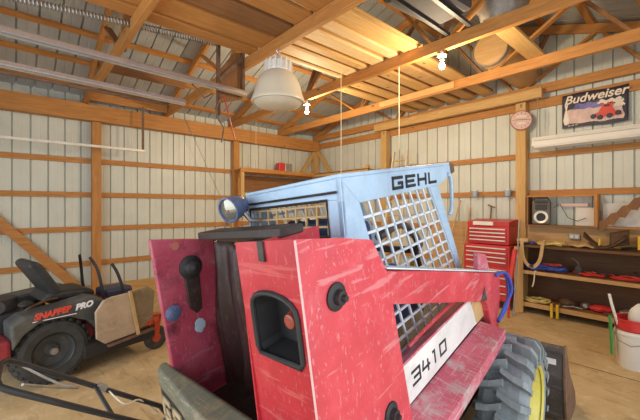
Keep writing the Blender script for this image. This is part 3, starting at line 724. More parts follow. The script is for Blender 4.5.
# lower shelf
coil('hemp_rope', (5.94, 1.74, .165), .10, .16, 3, .012, M['tanweb'], 'straw coloured rope heap on the lower shelf', 'rope', 21)
for y, lb in ((1.50, 'yellow handled clamp hanging off the lower shelf, left'), (1.43, 'yellow handled clamp hanging off the lower shelf, right')):
    t = empty('clamp', (5.78, y, .02)); tag(t, lb, 'clamp', 'yellow clamps')
    MB().bar((0, 0, 0), (0, 0, .20), .03, .03).build('grip', M['yellow'], t); MB().bar((0, 0, .17), (.12, 0, .19), .02, .02).build('jaw', M['dullsteel'], t)
for x, y, rx, ry, rz, m, nm, lb in ((6.02, 1.36, .08, .11, .06, 'leather', 'work_glove', 'dark leather bundle on the lower shelf behind the clamps'), (6.02, .98, .08, .13, .05, 'red', 'shop_rag', 'red cloth lump on the lower shelf'),
                         (6.05, 1.16, .06, .06, .05, 'dullsteel', 'hardware_lump', 'grey metal lump left of the red cloth'), (6.05, .70, .07, .10, .045, 'dullsteel', 'hardware_lump', 'grey metal lump at right on the lower shelf')):
    o = MB().ball((x, y, .165+rz*.96), (rx, ry, rz), 3, .10).build(nm, M[m], smooth=True); tag(o, lb, nm.split('_')[-1])

for x, y, pts_, r, m, nm, lb in ((5.92, 1.28, [(0, .12, 0), (0, 0, .02), (.05, -.10, 0)], .012, 'dullsteel', 'wrench', 'grey steel wrench lying in front of the dark leather bundle'),
                         (5.92, .84, [(0, .10, 0), (.03, 0, .012), (0, -.12, 0)], .011, 'rust', 'pry_bar', 'rusty bar lying on the lower shelf right of the red cloth')):
    o = MB().tube([(x+a, y+b, .178+c) for a, b, c in pts_], r, 8).build(nm, M[m], smooth=True); tag(o, lb, 'tool')
t = empty('oil_can', (5.99, 1.22, .646)); tag(t, 'small grey oil can between blue and red straps on the upper shelf', 'can')
MB().lathe([(0, 0), (.045, 0), (.05, .01), (.05, .11), (.02, .14), (.012, .15), (0, .15)], (0, 0, 0), (0, 0, 1), 20).build('body', M['grey'], t, smooth=True)
MB().tube([(0, 0, .15), (-.01, .03, .20), (-.02, .08, .23)], .006, 6, r2=.003).build('spout', M['dullsteel'], t)

# ------------------------------------------------------------------ pails on the floor
t = empty('plastic_pail', (4.68, .50, 0)); tag(t, 'white plastic pail standing on the floor in front of the workbench', 'bucket')
MB().lathe([(0, 0), (.128, 0), (.132, .01), (.150, .33), (.158, .335), (.158, .355), (.152, .36), (.152, .375), (.143, .375), (.125, .02), (0, .02)], (0, 0, 0), (0, 0, 1), 36).build('body', M['white'], t, smooth=True)
MB().tube([(-.08, .14, .33), (-.16, .10, .28), (-.18, 0, .25), (-.14, -.1, .28), (-.06, -.15, .33)], .004, 6).build('wire_handle', M['dullsteel'], t)
t = empty('plastic_pail', (4.68, .50, .10)); tag(t, 'red plastic pail nested inside the white one', 'bucket')
MB().lathe([(0, 0), (.117, 0), (.136, .27), (.149, .285), (.156, .29), (.156, .37), (.163, .375), (.163, .395), (.15, .395), (.145, .30), (.11, .02), (0, .02)], (0, 0, 0), (0, 0, 1), 36).build('body', M['red'], t, smooth=True)
o = MB().tube(smooth_pts([(4.62, .56, .22), (4.58, .62, .46), (4.55, .65, .60), (4.58, .68, .72)]), .013, 8).build('white_stick', M['white'], smooth=True); tag(o, 'curved white stick poking out of the red pail', 'stick')
mb = MB().ball((4.70, .44, .47), (.09, .11, .17), 3, .08); o = mb.build('plastic_bag', M['paper'], smooth=True); tag(o, 'crumpled whitish bag stuffed in the red pail', 'bag')
o = MB().prism([(4.57, .655, .10), (4.60, .675, .10), (4.59, .69, .50), (4.55, .665, .50)], (.012, -.01, 0)).build('green_strip', M['green']); tag(o, 'thin green strip standing behind the white pail', 'strip')

# ------------------------------------------------------------------ riding mower
def wheel_tire(mb, c, ax, r, w, rin, seg=40):
    p = [(rin, -w*.38), (rin+.02, -w*.46), (r*.80, -w*.5), (r*.93, -w*.46), (r*.985, -w*.34), (r, -w*.15), (r, w*.15), (r*.985, w*.34), (r*.93, w*.46), (r*.80, w*.5), (rin+.02, w*.46), (rin, w*.38)]
    return mb.lathe(p, c, ax, seg, True)
def disc_rim(mb, c, ax, r, w, seg=32):
    return mb.lathe([(r, -w*.4), (r*1.06, -w*.45), (r*1.06, -w*.40), (r*.93, -w*.3), (r*.88, -w*.16), (r*.45, -w*.10), (r*.32, -w*.17), (r*.2, -w*.17), (0, -w*.2), (0, w*.1), (r, w*.4)], c, ax, seg)
t = empty('riding_mower', (.27, 3.93, 0), (0, 0, R(12.3))); tag(t, 'black and red riding mower with tan side flap parked by the left wall', 'lawn mower')
for y, sgn in ((.14, 1), (1.02, -1)):
    mb = wheel_tire(MB(), (0, y, .30), (0, 1, 0), .285, .27, .15)
    for k in range(26):
        for j in range(4):
            a = 2*PI*(k+(j % 2)*.5)/26; yy = y+(-.095+.063*j)
            rr = .287 if j in (1, 2) else .280
            mb.box((rr*math.sin(a), yy, .30+rr*math.cos(a)), (.036, .05, .024), (0, a, (.5 if j < 2 else -.5)))
    w = mb.build('rear_tire', M['rubber'], t)
    disc_rim(MB(), (0, y-.02*sgn, .30), (0, sgn, 0), .15, .24).build('rim', M['mowgrey'], w, smooth=True)
    MB().lathe([(0, -.13*1), (.03, -.125), (.03, -.08), (0, -.08)], (0, y, .30), (0, sgn, 0), 16).build('hub_cap', M['dullsteel'], w, smooth=True)
# near rear pod (fender) with lettering, and its twin
for y0, y1 in ((-.02, .26), (.90, 1.18)):
    pts = [(-.30, y0, .40), (-.31, y0, .62), (-.22, y0, .67), (.10, y0, .70), (.30, y0, .735), (.40, y0, .70), (.42, y0, .46), (.36, y0, .36), (.33, y0, .42), (.25, y0, .52), (.12, y0, .585), (0, y0, .60), (-.12, y0, .585), (-.22, y0, .52)]
    p = MB().prism(pts, (0, y1-y0, 0)).build('fender', M['mowgrey'], t, bevel=.02)
    if y0 < 0:
        MB().bar((-.24, -.026, .575), (-.10, -.026, .615), .008, .02).build('trim_strip', M['mowgrey'], p)
        text('lettering', 'SNAPPER', .075, M['letterred'], p, (-.16, -.022, .628), (1, 0, .075), (0, 0, 1), .002, .92, .3, .004)
        text('lettering', 'PRO', .074, M['letterwhite'], p, (.150, -.022, .645), (1, 0, .09), (0, 0, 1), .002, 1.0, .3, .004)
        MB().bx(-.17, .16, -.0225, -.02, .611, .618).build('underline', M['letterwhite'], p)
MB().bx(-.55, .36, .12, 1.04, .30, .46).build('frame', M['mowred'], t, bevel=.02)
MB().bx(-.56, -.30, .0, 1.1, .30, .50).build('rear_bumper', M['mowred'], t, bevel=.03)
e = MB().bx(-.50, -.12, .28, .88, .46, .66).build('engine', M['black'], t, bevel=.03)
MB().lathe([(0, .10), (.15, .10), (.16, .08), (.17, 0), (0, 0)], (-.30, .55, .66), (0, 0, 1), 24).build('fan_cover', M['blackplastic'], e, smooth=True)
MB().lathe([(0, 0), (.06, 0), (.06, .2), (0, .2)], (-.34, .30, .72), (0, 1, 0), 16).build('air_filter', M['grey'], e, smooth=True)
MB().lathe([(0, 0), (.05, 0), (.055, .02), (.03, .04), (0, .04)], (-.16, .22, .72), (0, 0, 1), 16).build('fuel_cap', M['blackplastic'], e, smooth=True)
MB().tube([(-.2, .3, .62), (-.12, .22, .70), (.0, .24, .73), (.1, .3, .72)], .012).build('fuel_hose', M['leather'], e, smooth=True)
MB().prism([(-.02, .32, .70), (.42, .32, .66), (.46, .32, .71), (.40, .32, .76), (.05, .32, .78)], (0, .46, 0)).build('seat', M['blackplastic'], t, bevel=.035)
MB().prism([(.08, .32, .72), (-.13, .32, 1.06), (-.08, .32, 1.10), (-.02, .32, 1.08), (.17, .32, .76)], (0, .46, 0)).build('backrest', M['blackplastic'], t, bevel=.035)
for y, s in ((.30, 1), (.82, -1)):
    MB().tube(smooth_pts([(.52, y, .60), (.50, y, .75), (.47, y+.04*s, .95), (.43, y+.12*s, 1.07)]), .016).build('control_lever', M['black'], t, smooth=True)
MB().tube(smooth_pts([(.62, .12, .60), (.62, .10, .75), (.57, .10, .92), (.52, .11, 1.02)]), .016).build('control_lever', M['black'], t, smooth=True)
MB().bx(.30, .62, .1, 1.0, .42, .60).build('foot_well', M['mowred'], t, bevel=.03)
MB().bx(.60, .90, .45, .75, .55, .68).build('fuel_tank', M['navy'], t, bevel=.03)
MB().prism([(.22, .0, .14), (.88, .0, .14), (.92, .1, .14), (.92, 1.0, .14), (.8, 1.14, .14), (.3, 1.14, .14), (.22, 1.0, .14)], (0, 0, .14)).build('deck', M['black'], t, bevel=.02)
mb = MB().bar((.34, -.06, .33), (.86, -.06, .36), .05, .05).bar((.86, -.06, .36), (.98, .04, .36), .05, .05).bar((.98, .04, .36), (.98, 1.0, .36), .05, .05)
mb.build('front_frame', M['redorange'], t, bevel=.006)
# tan rubber discharge flap, two sheets with a batten
MB().prism([(.30, -.10, .34), (.29, -.10, .60), (.36, -.10, .70), (.44, -.10, .72), (.60, -.10, .73), (.67, -.10, .30), (.38, -.09, .27)], (0, .035, 0)).build('discharge_flap', M['paletan'], t, bevel=.008)
MB().prism([(.62, -.105, .73), (.80, -.10, .76), (.87, -.10, .70), (.85, -.10, .42), (.78, -.10, .36), (.68, -.105, .31)], (0, .035, 0)).build('discharge_flap', M['oliveflap'], t, bevel=.008)
MB().bar((.60, -.115, .75), (.685, -.115, .28), .03, .02, (0, 1, 0)).build('batten', M['tan'], t)
MB().bar((.40, -.09, .245), (.86, -.09, .29), .05, .02).build('skid_rod', M['rust'], t)
for y in (.05, .98):
    f = MB().prism([(.92, y-.05, .40), (1.0, y-.05, .38), (.97, y-.05, .14), (.93, y-.05, .14)], (0, .016, 0)).prism([(.92, y+.034, .40), (1.0, y+.034, .38), (.97, y+.034, .14), (.93, y+.034, .14)], (0, .016, 0)).bx(.90, 1.0, y-.05, y+.05, .36, .40).build('caster_fork', M['redorange'], t)
    wheel_tire(MB(), (.96, y, .13), (0, 1, 0), .13, .06, .05, 28).build('caster_tire', M['rubber'], f, smooth=True)
    MB().lathe([(0, -.03), (.05, -.025), (.05, .025), (0, .03)], (.96, y, .13), (0, 1, 0), 16).build('caster_hub', M['redorange'], f, smooth=True)

# ------------------------------------------------------------------ push mower (handle shows in front)
t = empty('push_mower', (1.0, 2.33, 0)); tag(t, 'push mower behind the loader bumper, its black tube handle reaching to the lower left', 'lawn mower')
o_ = Vector((1.0, 2.33, 0))
pts = [(.78, 2.20, .20), (.607, 2.042, .5), (.286, 2.046, .725), (.02, 2.05, .912), (-.03, 2.03, .95), (-.05, 1.98, .955), (-.055, 1.80, .955), (-.045, 1.745, .95), (-.01, 1.725, .93), (.285, 1.79, .70), (.60, 1.88, .45), (.79, 2.10, .20)]
MB().tube([Vector(p)-o_ for p in pts], .0125, 10).build('handle', M['black'], t, smooth=True)
MB().tube([Vector(p)-o_ for p in ((.30, 2.046, .715), (.33, 1.80, .67))], .010, 8).build('cross_bar', M['black'], t, smooth=True)
MB().tube([Vector(p)-o_ for p in smooth_pts([(.0, 2.05, .925), (.14, 2.02, .80), (.22, 1.96, .77), (.12, 1.88, .84), (.02, 1.80, .915)])], .006, 6).build('bail_bar', M['dullsteel'], t, smooth=True)
MB().tube([Vector(p)-o_ for p in smooth_pts([(.34, 2.05, .70), (.42, 2.0, .60), (.5, 2.03, .58), (.60, 2.05, .46)])], .004, 6).build('throttle_cable', M['silver'], t, smooth=True)
MB().box(Vector((.325, 2.04, .705))-o_, (.05, .03, .03), (0, .6, 0)).build('clamp', M['dullsteel'], t)
MB().lathe([(.19, 0), (.21, .03), (.20, .10), (.14, .13), (0, .14), (0, .12), (.12, .11), (.18, .09), (.19, .03)], (0, 0, .06), (0, 0, 1), 28).build('deck', M['mowred'], t, smooth=True)
MB().lathe([(.09, 0), (.11, .02), (.11, .12), (.08, .15), (0, .155), (0, 0)], (0, 0, .19), (0, 0, 1), 24).build('engine', M['black'], t, smooth=True)
for x in (-.17, .17):
    for y in (-.17, .17): wheel_tire(MB(), (x, y, .085), (0, 1, 0), .085, .04, .02, 24).build('wheel', M['rubber'], t, smooth=True)

# ------------------------------------------------------------------ skid steer loader
t = empty('skid_steer_loader', (.9052, 1.2214, 0), (0, R(-7.8), R(7.12)))
tag(t, 'red and pale blue skid steer loader with wire mesh cab filling the foreground', 'loader')
LD = t
MB().bx(-.14, 1.72, -.40, .45, .24, .70).build('chassis', M['soot'], t, bevel=.01)
# -- rear towers
ARCH = []
def arch(cv, cw, hw, hb, ht, n=10):
    pts = [(cv+hw*.9, cw-hb), (cv+hw, cw-hb+.02)]
    for i in range(n+1):
        a = PI*i/n; pts.append((cv+hw*math.cos(a), cw+ht*math.sin(a)**.8 if math.sin(a) > 0 else cw))
    pts += [(cv-hw, cw-hb+.02), (cv-hw*.9, cw-hb)]
    return pts
def tower(vo, vi, dz, mat_side, mat_rear, nm):
    # outline (u, w); rear edge leans, top falls forward, front edge leans forward
    ol = [(-.165, .50), (-.20, 1.575+dz), (-.012, 1.540+dz), (.164, 1.497+dz), (.252, 1.35+dz), (.355, .74), (.41, .50)]
    mb = MB()
    for v in (vo, vi): mb.poly([(u, v, w - (.0 if v == vo else .028)*(w > 1.3)) for u, w in ol])
    for (a, b) in list(zip(ol, ol[1:]))[1:]+[(ol[-1], ol[0])]:
        da = .028*(a[1] > 1.3); db = .028*(b[1] > 1.3)
        mb.poly([(a[0], vo, a[1]), (b[0], vo, b[1]), (b[0], vi, b[1]-db), (a[0], vi, a[1]-da)])
    bmesh.ops.remove_doubles(mb.b, verts=mb.b.verts[:], dist=1e-5)
    o = mb.build(nm, mat_side, LD)
    # rear plate with an arched opening
    cv = (vo+vi)/2-.012; cw = 1.345+dz; hw = .100; A = arch(cv, cw, hw, .150, .058)
    zt = lambda v: 1.575+dz-.028*(v-vo)/(vi-vo)
    ru = lambda w: -.20+.035*(1.575+dz-w)/1.07
    mb = MB(); n = len(A)
    lo, hi = min(vo, vi), max(vo, vi)
    outer = []
    for (v, w) in A:
        dv, dw = v-cv, w-(cw-.05)
        k = 1e9
        if abs(dv) > 1e-6: k = min(k, ((hi if dv > 0 else lo)-cv)/dv)
        if dw > 1e-6: k = min(k, (1.545+dz-(cw-.05))/dw)
        if dw < -1e-6: k = min(k, (1.05-(cw-.05))/dw)
        outer.append((cv+dv*k, cw-.05+dw*k))
    P = lambda q: (ru(q[1]), q[0], q[1])
    for i in range(n):
        j = (i+1) % n; a, b, c, d = A[i], A[j], outer[j], outer[i]
        mb.poly([P(a), P(b), P(c), P(d)])
        # corner fill
        if i == n-1: mb.poly([P(d), P(c), P((hi, 1.05)), P((lo, 1.05))])
        elif abs(c[0]-d[0]) > 1e-4 and abs(c[1]-d[1]) > 1e-4:
            cv2 = hi if max(c[0], d[0]) > hi-1e-4 else lo; cw2 = 1.545+dz if max(c[1], d[1]) > 1.545+dz-1e-4 else 1.05
            mb.poly([P(c), P((cv2, cw2)), P(d)])
    mb.poly([P((lo, 1.545+dz)), P((hi, 1.545+dz)), (ru(zt(hi)), hi, zt(hi)), (ru(zt(lo)), lo, zt(lo))])
    mb.poly([P((lo, .50)), P((hi, .50)), P((hi, 1.05)), P((lo, 1.05))])
    bmesh.ops.remove_doubles(mb.b, verts=mb.b.verts[:], dist=1e-4)
    mb.build('rear_plate', mat_rear, o)
    # recess
    mb = MB(); dpt = .085; B = [(cv+(v-cv)*.86, cw-.03+(w-cw+.03)*.88) for v, w in A]
    for i in range(n):
        j = (i+1) % n
        a, b = P(A[i]), P(A[j]); c = (ru(B[j][1])+dpt, *B[j]); d = (ru(B[i][1])+dpt, *B[i])
        mb.poly([a, b, c, d])
    mb.poly([(ru(w)+dpt, v, w) for v, w in B])
    bmesh.ops.remove_doubles(mb.b, verts=mb.b.verts[:], dist=1e-4)
    rc = mb.build('light_recess', M['black'], o)
    rc = o
    MB().tube([(ru(w)-.002, v, w) for v, w in A], .009, 8, closed=True).build('recess_lip', M['black'], rc, smooth=True)
    MB().lathe([(0, .045), (.022, .04), (.032, .015), (.036, 0), (0, 0)], (ru(cw)+.075, cv-.02, cw-.04), (-1, 0, 0), 20).build('tail_lamp', M['redlens'], rc, smooth=True)
    return o
tr = tower(-.45, -.174, 0, M['lred'], M['lred2'], 'right_tower'); tl = MB().prism([(u_, .475, w_) for u_, w_ in ((-.165, .50), (-.20, 1.513), (-.012, 1.478), (.164, 1.440), (.252, 1.30), (.355, .74), (.41, .50))], (0, .028, 0)).build('left_tower', M['lmag'], LD, bevel=.006)
mb = MB().tube([(-.203, -.452, 1.573), (-.168, -.452, .5)], .0035, 6); mb.build('corner_weld', M['weld'], tr)
def bolt(parent, u, v, w, ax, r, mat='black'):
    o = MB().lathe([(0, .0), (r*1.0, 0), (r*1.0, .006), (r*.8, .012), (r*.55, .012), (r*.5, .028), (r*.25, .03), (r*.22, .042), (0, .042)], (u, v, w), ax, 20).build('pivot_bolt', M[mat], parent, smooth=True); return o
bolt(tr, -.055, -.45, 1.369, (0, -1, 0), .044); bolt(tr, .20, -.45, .83, (0, -1, 0), .044)
MB().lathe([(0, 0), (.056, 0), (.058, .012), (.040, .02), (.030, .045), (.012, .05), (0, .06)], (-.033, .476, 1.344), (0, -1, 0), 20).build('pivot_bolt', M['black'], tl, smooth=True)
MB().prism([(-.075, .476, 1.335), (.010, .476, 1.34), (.0, .476, 1.13), (-.03, .476, 1.11), (-.065, .476, 1.15)], (0, -.012, 0)).build('grease_plate', M['soot'], tl, bevel=.006)
MB().lathe([(0, 0), (.036, 0), (.038, .008), (.022, .014), (0, .02)], (-.144, .476, 1.154), (0, -1, 0), 20).build('pivot_bolt', M['lampblue'], tl, smooth=True)
MB().lathe([(0, 0), (.020, 0), (.020, .003), (0, .003)], (-.092, .4755, 1.461), (0, -1, 0), 20).build('hole_plug', M['signline'], tl)
MB().ball((-.021, .475, 1.045), (.028, .003, .036), 3, .12).build('paint_patch', M['paleblue'], tl)
MB().bx(-.206, -.19, -.318, -.292, 1.50, 1.56).build('latch_tab', M['soot'], tr)
# -- engine bay between the towers
e = MB().bx(.12, .25, -.172, .474, .45, 1.44).build('engine_wall', M['soot'], t)
random.seed(3); ph = [random.uniform(0, 6) for _ in range(6)]
def curtain(u, v):
    w = .50+.95*u; y = -.172+.645*v
    return (.085+.016*math.sin(v*23+ph[0]+u*2)+.010*math.sin(v*47+ph[1]-3*u)+.012*math.sin(u*9+v*6), y, w)
MB().grid(curtain, 20, 40).build('engine_shroud', M['shroud'], e, smooth=True, solid=.004)
MB().bar((.05, -.10, .80), (.05, -.03, .815), .015, .012).build('latch', M['lettertan'], e); MB().bar((.05, -.06, .775), (.05, .03, .79), .015, .012).build('latch', M['lettertan'], e)
MB().prism([(-.02, -.19, 1.524), (.10, -.19, 1.524), (.10, .39, 1.478), (-.02, .39, 1.478)], (0, 0, .036)).build('hood_bar', M['soot'], t, bevel=.006)
MB().bx(-.19, .20, -.176, -.170, .5, 1.53).build('inner_plate', M['lred2'], tr)
# -- bumper
mb = MB(); sec = []
for v, ru_ in ((.56, -.215), (.52, -.232), (.33, -.252), (.18, -.275), (-.1, -.30), (-.46, -.30)):
    sec.append([mb.b.verts.new(p) for p in ((-.17, v, .56), (-.17, v, .897), (-.187, v, .907), (ru_+.012, v, .900), (ru_, v, .885), (ru_, v, .82), (ru_+.012, v, .81), (ru_+.012, v, .64), (ru_, v, .63), (ru_, v, .56))])
for A, B in zip(sec, sec[1:]):
    for q in range(10): mb.b.faces.new([A[q], A[(q+1) % 10], B[(q+1) % 10], B[q]])
mb.b.faces.new(sec[0][::-1]); mb.b.faces.new(sec[-1])
b = mb.build('bumper', M['bump'], t, bevel=.006)
MB().prism([(-.221, .54, .645), (-.241, .33, .645), (-.264, .18, .645), (-.289, -.1, .645), (-.28, -.1, .645), (-.20, .54, .645)], (0, 0, .16)).build('name_recess', M['black'], b)
block_text('lettering', 'GEHL', .115, .10, .03, .026, M['lettertan'], b, (-.228, .515, .668), (-.105, -1, 0), (0, 0, 1), .006)
# -- cab
cab = empty('cab', (0, 0, 0)); cab.parent = t
ZR, ZL_ = 1.714, 1.650          # roof right / left
V0, V1 = -.266, .354
def side(v, th, dz, nm):
    mb = MB()
    Lw = lambda w: .373+.318*(1.6-w); Rw = lambda w: 1.082+.639*(1.6-w); Fw = lambda w: 1.186+.54*(1.632-w)
    lo = .72
    mb.prism([(.25, v, ZR), (.373, v, 1.60), (Lw(lo), v, lo), (.25, v, lo)], (0, th, 0))
    mb.prism([(.25, v, ZR), (1.405, v, ZR-.002), (1.43, v, ZR-.06), (1.30, v, 1.625), (1.20, v, 1.60), (1.082, v, 1.60), (.373, v, 1.60)], (0, th, 0))
    mb.prism([(1.082, v, 1.60), (1.20, v, 1.60), (Fw(1.0), v, 1.0), (Fw(lo)+.02, v, lo), (Rw(.80)-.06, v, lo), (Rw(.80)-.06, v, .80), (Rw(1.0), v, 1.0)], (0, th, 0))
    mb.prism([(Lw(.80), v, .80), (Rw(.80)-.06, v, .80), (Rw(.80)-.06, v, lo), (Lw(lo), v, lo)], (0, th, 0))
    if dz:
        for q in mb.b.verts:
            if q.co.z > 1.59: q.co.z += dz*(q.co.z-1.59)/(.124)
    o = mb.build(nm, M['cab'], cab, bevel=.004)
    mb = MB(); nr, nc = 11, 9
    P = lambda i, j: (lambda w: (Lw(w)+(Rw(w)-Lw(w))*i/nc, v+th/2, w))(1.605-(1.605-.795)*j/nr)
    for j in range(nr+1): mb.bar(P(0, j), P(nc, j), .009, .0125, (0, 0, 1))
    for i in range(nc+1): mb.bar(P(i, 0), P(i, nr), .0125, .009, (0, 1, 0))
    mb.build('side_mesh', M['cabmesh'], o)
    return o
sr = side(V0, .025, 0, 'side_panel'); sl = side(V1-.025, .025, -.06, 'side_panel')
block_text('lettering', 'GEHL', .066, .108, .030, .0155, M['letter'], sr, (.650, V0-.002, 1.624), (1, 0, -.012), (0, 0, 1), .004)
rf = MB().prism([(.25, V0, ZR), (1.405, V0, ZR-.002), (1.405, V1, ZL_-.002), (.25, V1, ZL_)], (0, 0, .018)).build('roof', M['cab'], cab, bevel=.006)
MB().prism([(1.39, V0-.01, ZR+.018), (1.45, V0-.01, ZR), (1.46, V0-.01, ZR-.05), (1.41, V0-.01, ZR-.06)], (0, V1-V0+.02, -.06)).build('front_lip', M['rust'], rf, bevel=.008)
MB().tube([(.242, V0+.02, ZR-.055), (.242, V1-.02, ZL_-.04)], .006, 6).build('roof_seam', M['soot'], rf)
mb = MB(); u = .25; th = .02
wt = lambda v: ZR+(ZL_-ZR)*(v-V0)/(V1-V0)
mb.prism([(u, V0, ZR), (u, V1, ZL_), (u, V1, 1.585), (u, .325, 1.585), (u, -.19, 1.625), (u, V0, 1.625)], (th, 0, 0))
mb.prism([(u, V0, 1.625), (u, -.19, 1.625), (u, -.19, 1.475), (u, V0, 1.475)], (th, 0, 0))
mb.prism([(u, V1, 1.585), (u, .325, 1.585), (u, .325, 1.43), (u, V1, 1.43)], (th, 0, 0))
mb.prism([(u, V0, 1.475), (u, -.19, 1.475), (u, .325, 1.43), (u, V1, 1.43), (u, V1, .72), (u, V0, .72)], (th, 0, 0))
rp = mb.build('rear_panel', M['cab'], cab, bevel=.003)
mb = MB()
for k in range(9):
    v = -.19+.064*k; mb.bar((u+.01, v, 1.63), (u+.012, v+.02, 1.44), .008, .008)
for k in range(4): mb.bar((u+.01, -.19, 1.605-.045*k), (u+.01, .325, 1.570-.045*k), .008, .008)
mb.build('rear_mesh', M['tan'], rp)
MB().tube([(u-.004, -.19, 1.625), (u-.004, .325, 1.585), (u-.004, .325, 1.43), (u-.004, -.19, 1.475)], .007, 6, closed=True).build('window_seal', M['soot'], rp)
MB().tube(smooth_pts([(1.345, V0-.005, 1.66), (1.375, V0-.012, 1.62), (1.362, V0-.012, 1.45), (1.34, V0-.005, 1.40)]), .012, 8).build('grab_handle', M['cab'], cab, smooth=True)
MB().bx(.62, 1.02, .20, .30, 1.02, 1.30).build('arm_rest', M['leather'], cab, bevel=.02)
MB().tube(smooth_pts([(.60, -.2, 1.40), (.85, -.2, 1.42), (1.0, -.2, 1.25), (1.0, .24, 1.25), (.85, .28, 1.42), (.6, .28, 1.40)]), .022, 8).build('lap_bar', M['bucket'], cab, smooth=True)
s = MB().prism([(.42, -.20, .85), (1.0, -.20, .88), (1.0, -.20, 1.02), (.62, -.20, 1.02), (.55, -.20, 1.50), (.40, -.20, 1.50)], (0, .46, 0)).build('seat', M['navy'], cab, bevel=.03)
for v in (-.18, .26): MB().tube([(1.05, v, .85), (1.08, v, 1.10), (1.02, v, 1.26)], .014).build('control_lever', M['black'], cab, smooth=True)
MB().bx(.30, 1.6, V0+.03, V1-.03, .68, .73).build('cab_floor', M['soot'], cab)
MB().tube([(1.15, -.10, .95), (1.10, -.12, 1.15), (1.2, -.1, 1.2)], .02).build('lever_boot', M['yellow'], cab, smooth=True)
# -- fenders, name panel, ledge
for s_, v0, v1 in ((1, -.55, -.405), (-1, .455, .60)):
    f = MB().prism([(-.05, v0, .655), (1.41, v0, .655), (1.41, v1, .675), (-.05, v1, .69)], (0, 0, .022)).build('fender', M['lfend'], t, bevel=.005)
    vv = v0 if s_ == 1 else v1
    MB().bx(-.05, 1.412, vv-.004, vv+.006, .60, .677).build('fender_lip', M['lfend'], f, bevel=.003)
    MB().bar((1.405, v0, .64), (1.405, v1, .65), .012, .06).build('fender_lip', M['lfend'], f)
pn = MB().prism([(.18, -.412, .715), (1.325, -.412, .715), (1.225, -.412, .905), (.18, -.412, .905)], (0, .012, 0)).build('name_panel', M['panelwhite'], t, bevel=.003)
block_text('lettering', '3410', .072, .082, .018, .011, M['letter'], pn, (.455, -.413, .778), (1, 0, -.03), (-.12, 0, 1), .003)
MB().prism([(.18, -.41, .905), (1.26, -.41, .905), (1.50, -.275, .80), (.30, -.275, .80)], (0, 0, .012)).build('ledge', M['lfend'], t)
MB().tube(smooth_pts([(.55, -.35, .90), (.9, -.36, .925), (1.2, -.36, .92), (1.4, -.37, .90)]), .010, 10).build('hydraulic_pipe', M['lred'], t, smooth=True)
MB().prism([(1.32, -.41, .70), (1.50, -.41, .70), (1.50, -.41, .93), (1.24, -.41, .93)], (0, .05, 0)).build('front_post', M['tan'], t, bevel=.01)
# -- lift arms
for vo, th, dz, nm in ((-.4485, .09, 0, 'right'), (.405, .09, -.04, 'left')):
    ol = [(.12, 1.395), (.206, 1.374), (.7, 1.235), (1.30, 1.055), (1.696, .938), (1.745, .90), (1.735, .74), (1.60, .575), (1.52, .60), (1.44, .80), (1.38, .85), (1.284, .876), (.237, 1.236), (.15, 1.262)]
    a = MB().prism([(u_, vo, w_+dz) for u_, w_ in ol], (0, th, 0)).build('lift_arm', M['lred'], t, bevel=.008)
    MB().bar((.25, vo+.05, 1.372+dz), (1.68, vo+.05, .952+dz), .10, .006, (0, 0, 1)).build('arm_cap', M['cabmesh'], a)
    MB().prism([(1.40, vo+.03, 1.02+dz), (1.405, vo+.03, 1.15+dz), (1.56, vo+.03, 1.10+dz), (1.63, vo+.03, .95+dz)], (0, .04, 0)).build('hinge_lug', M['lfend'], a, bevel=.01)
    MB().prism([(1.31, vo-.004, .87+dz), (1.42, vo-.004, .84+dz), (1.38, vo-.004, .94+dz)], (0, .004, 0)).build('bare_patch', M['bucket'], a)
    MB().tube([(1.60, vo+.13, .66+dz), (1.72, vo+.13, .50), (1.86, vo+.13, .26)], .032, 10).build('tilt_cylinder', M['dullsteel'], a, smooth=True)
    MB().prism([(1.55, vo+.02, .62+dz), (1.70, vo+.02, .66+dz), (1.86, vo+.02, .30), (1.86, vo+.02, -.05), (1.76, vo+.02, .0)], (0, .05, 0)).build('arm_link', M['lred2'], a, bevel=.008)
    for q in range(2):
        MB().tube(smooth_pts([(1.60, vo-.01, .95+dz), (1.74, vo-.03-.01*q, .93+dz), (1.80, vo-.04-.02*q, .80+dz), (1.75, vo-.03, .67+dz+.03*q), (1.62, vo-.01, .62+dz)]), .011, 8).build('hydraulic_hose', M['blue'], a, smooth=True)
# -- wheels
def loader_wheel(u, v, w, out, nm):
    r, wd = (.385 if nm == 'front_wheel' else .325), .26
    mb = wheel_tire(MB(), (u, v, w), (0, 1, 0), r-.042, wd, .235, 48)
    N = 20
    for sd in (-1, 1):
        for k in range(N):
            a0 = 2*PI*(k+(.5 if sd > 0 else 0))/N
            sec = []
            for f, da, rr in ((.0-.04, .02, r+.012), (.22, .10, r+.012), (.42, .11, r+.008), (.535, .02, r-.035)):
                # bent lug from tread centre to shoulder
                a = a0-(.30*f if f < .25 else .075+.10*(f-.25)); yy = v+sd*wd*f
                half = .052 if f < .3 else .06
                ring = []
                for (e_, ro) in ((-half, rr-.07), (half, rr-.07), (half*.78, rr), (-half*.78, rr)):
                    ring.append(mb.b.verts.new((u+ro*math.sin(a+e_), yy, w+ro*math.cos(a+e_))))
                sec.append(ring)
            for A, B in zip(sec, sec[1:]):
                for q in range(4): mb.b.faces.new([A[q], A[(q+1) % 4], B[(q+1) % 4], B[q]])
            mb.b.faces.new(sec[0][::-1]); mb.b.faces.new(sec[-1])
    o = mb.build(nm, M['ltyre'], t)
    disc_rim(MB(), (u, v+.018*out, w), (0, -out, 0), .235, .24).build('rim', M['rim'], o, smooth=True)
    for k in range(6):
        a = 2*PI*k/6; MB().lathe([(0, .02), (.012, .02), (.014, 0), (0, 0)], (u+.075*math.sin(a), v+out*.02, w+.075*math.cos(a)), (0, out, 0), 8).build('lug_nut', M['dullsteel'], o)
    return o
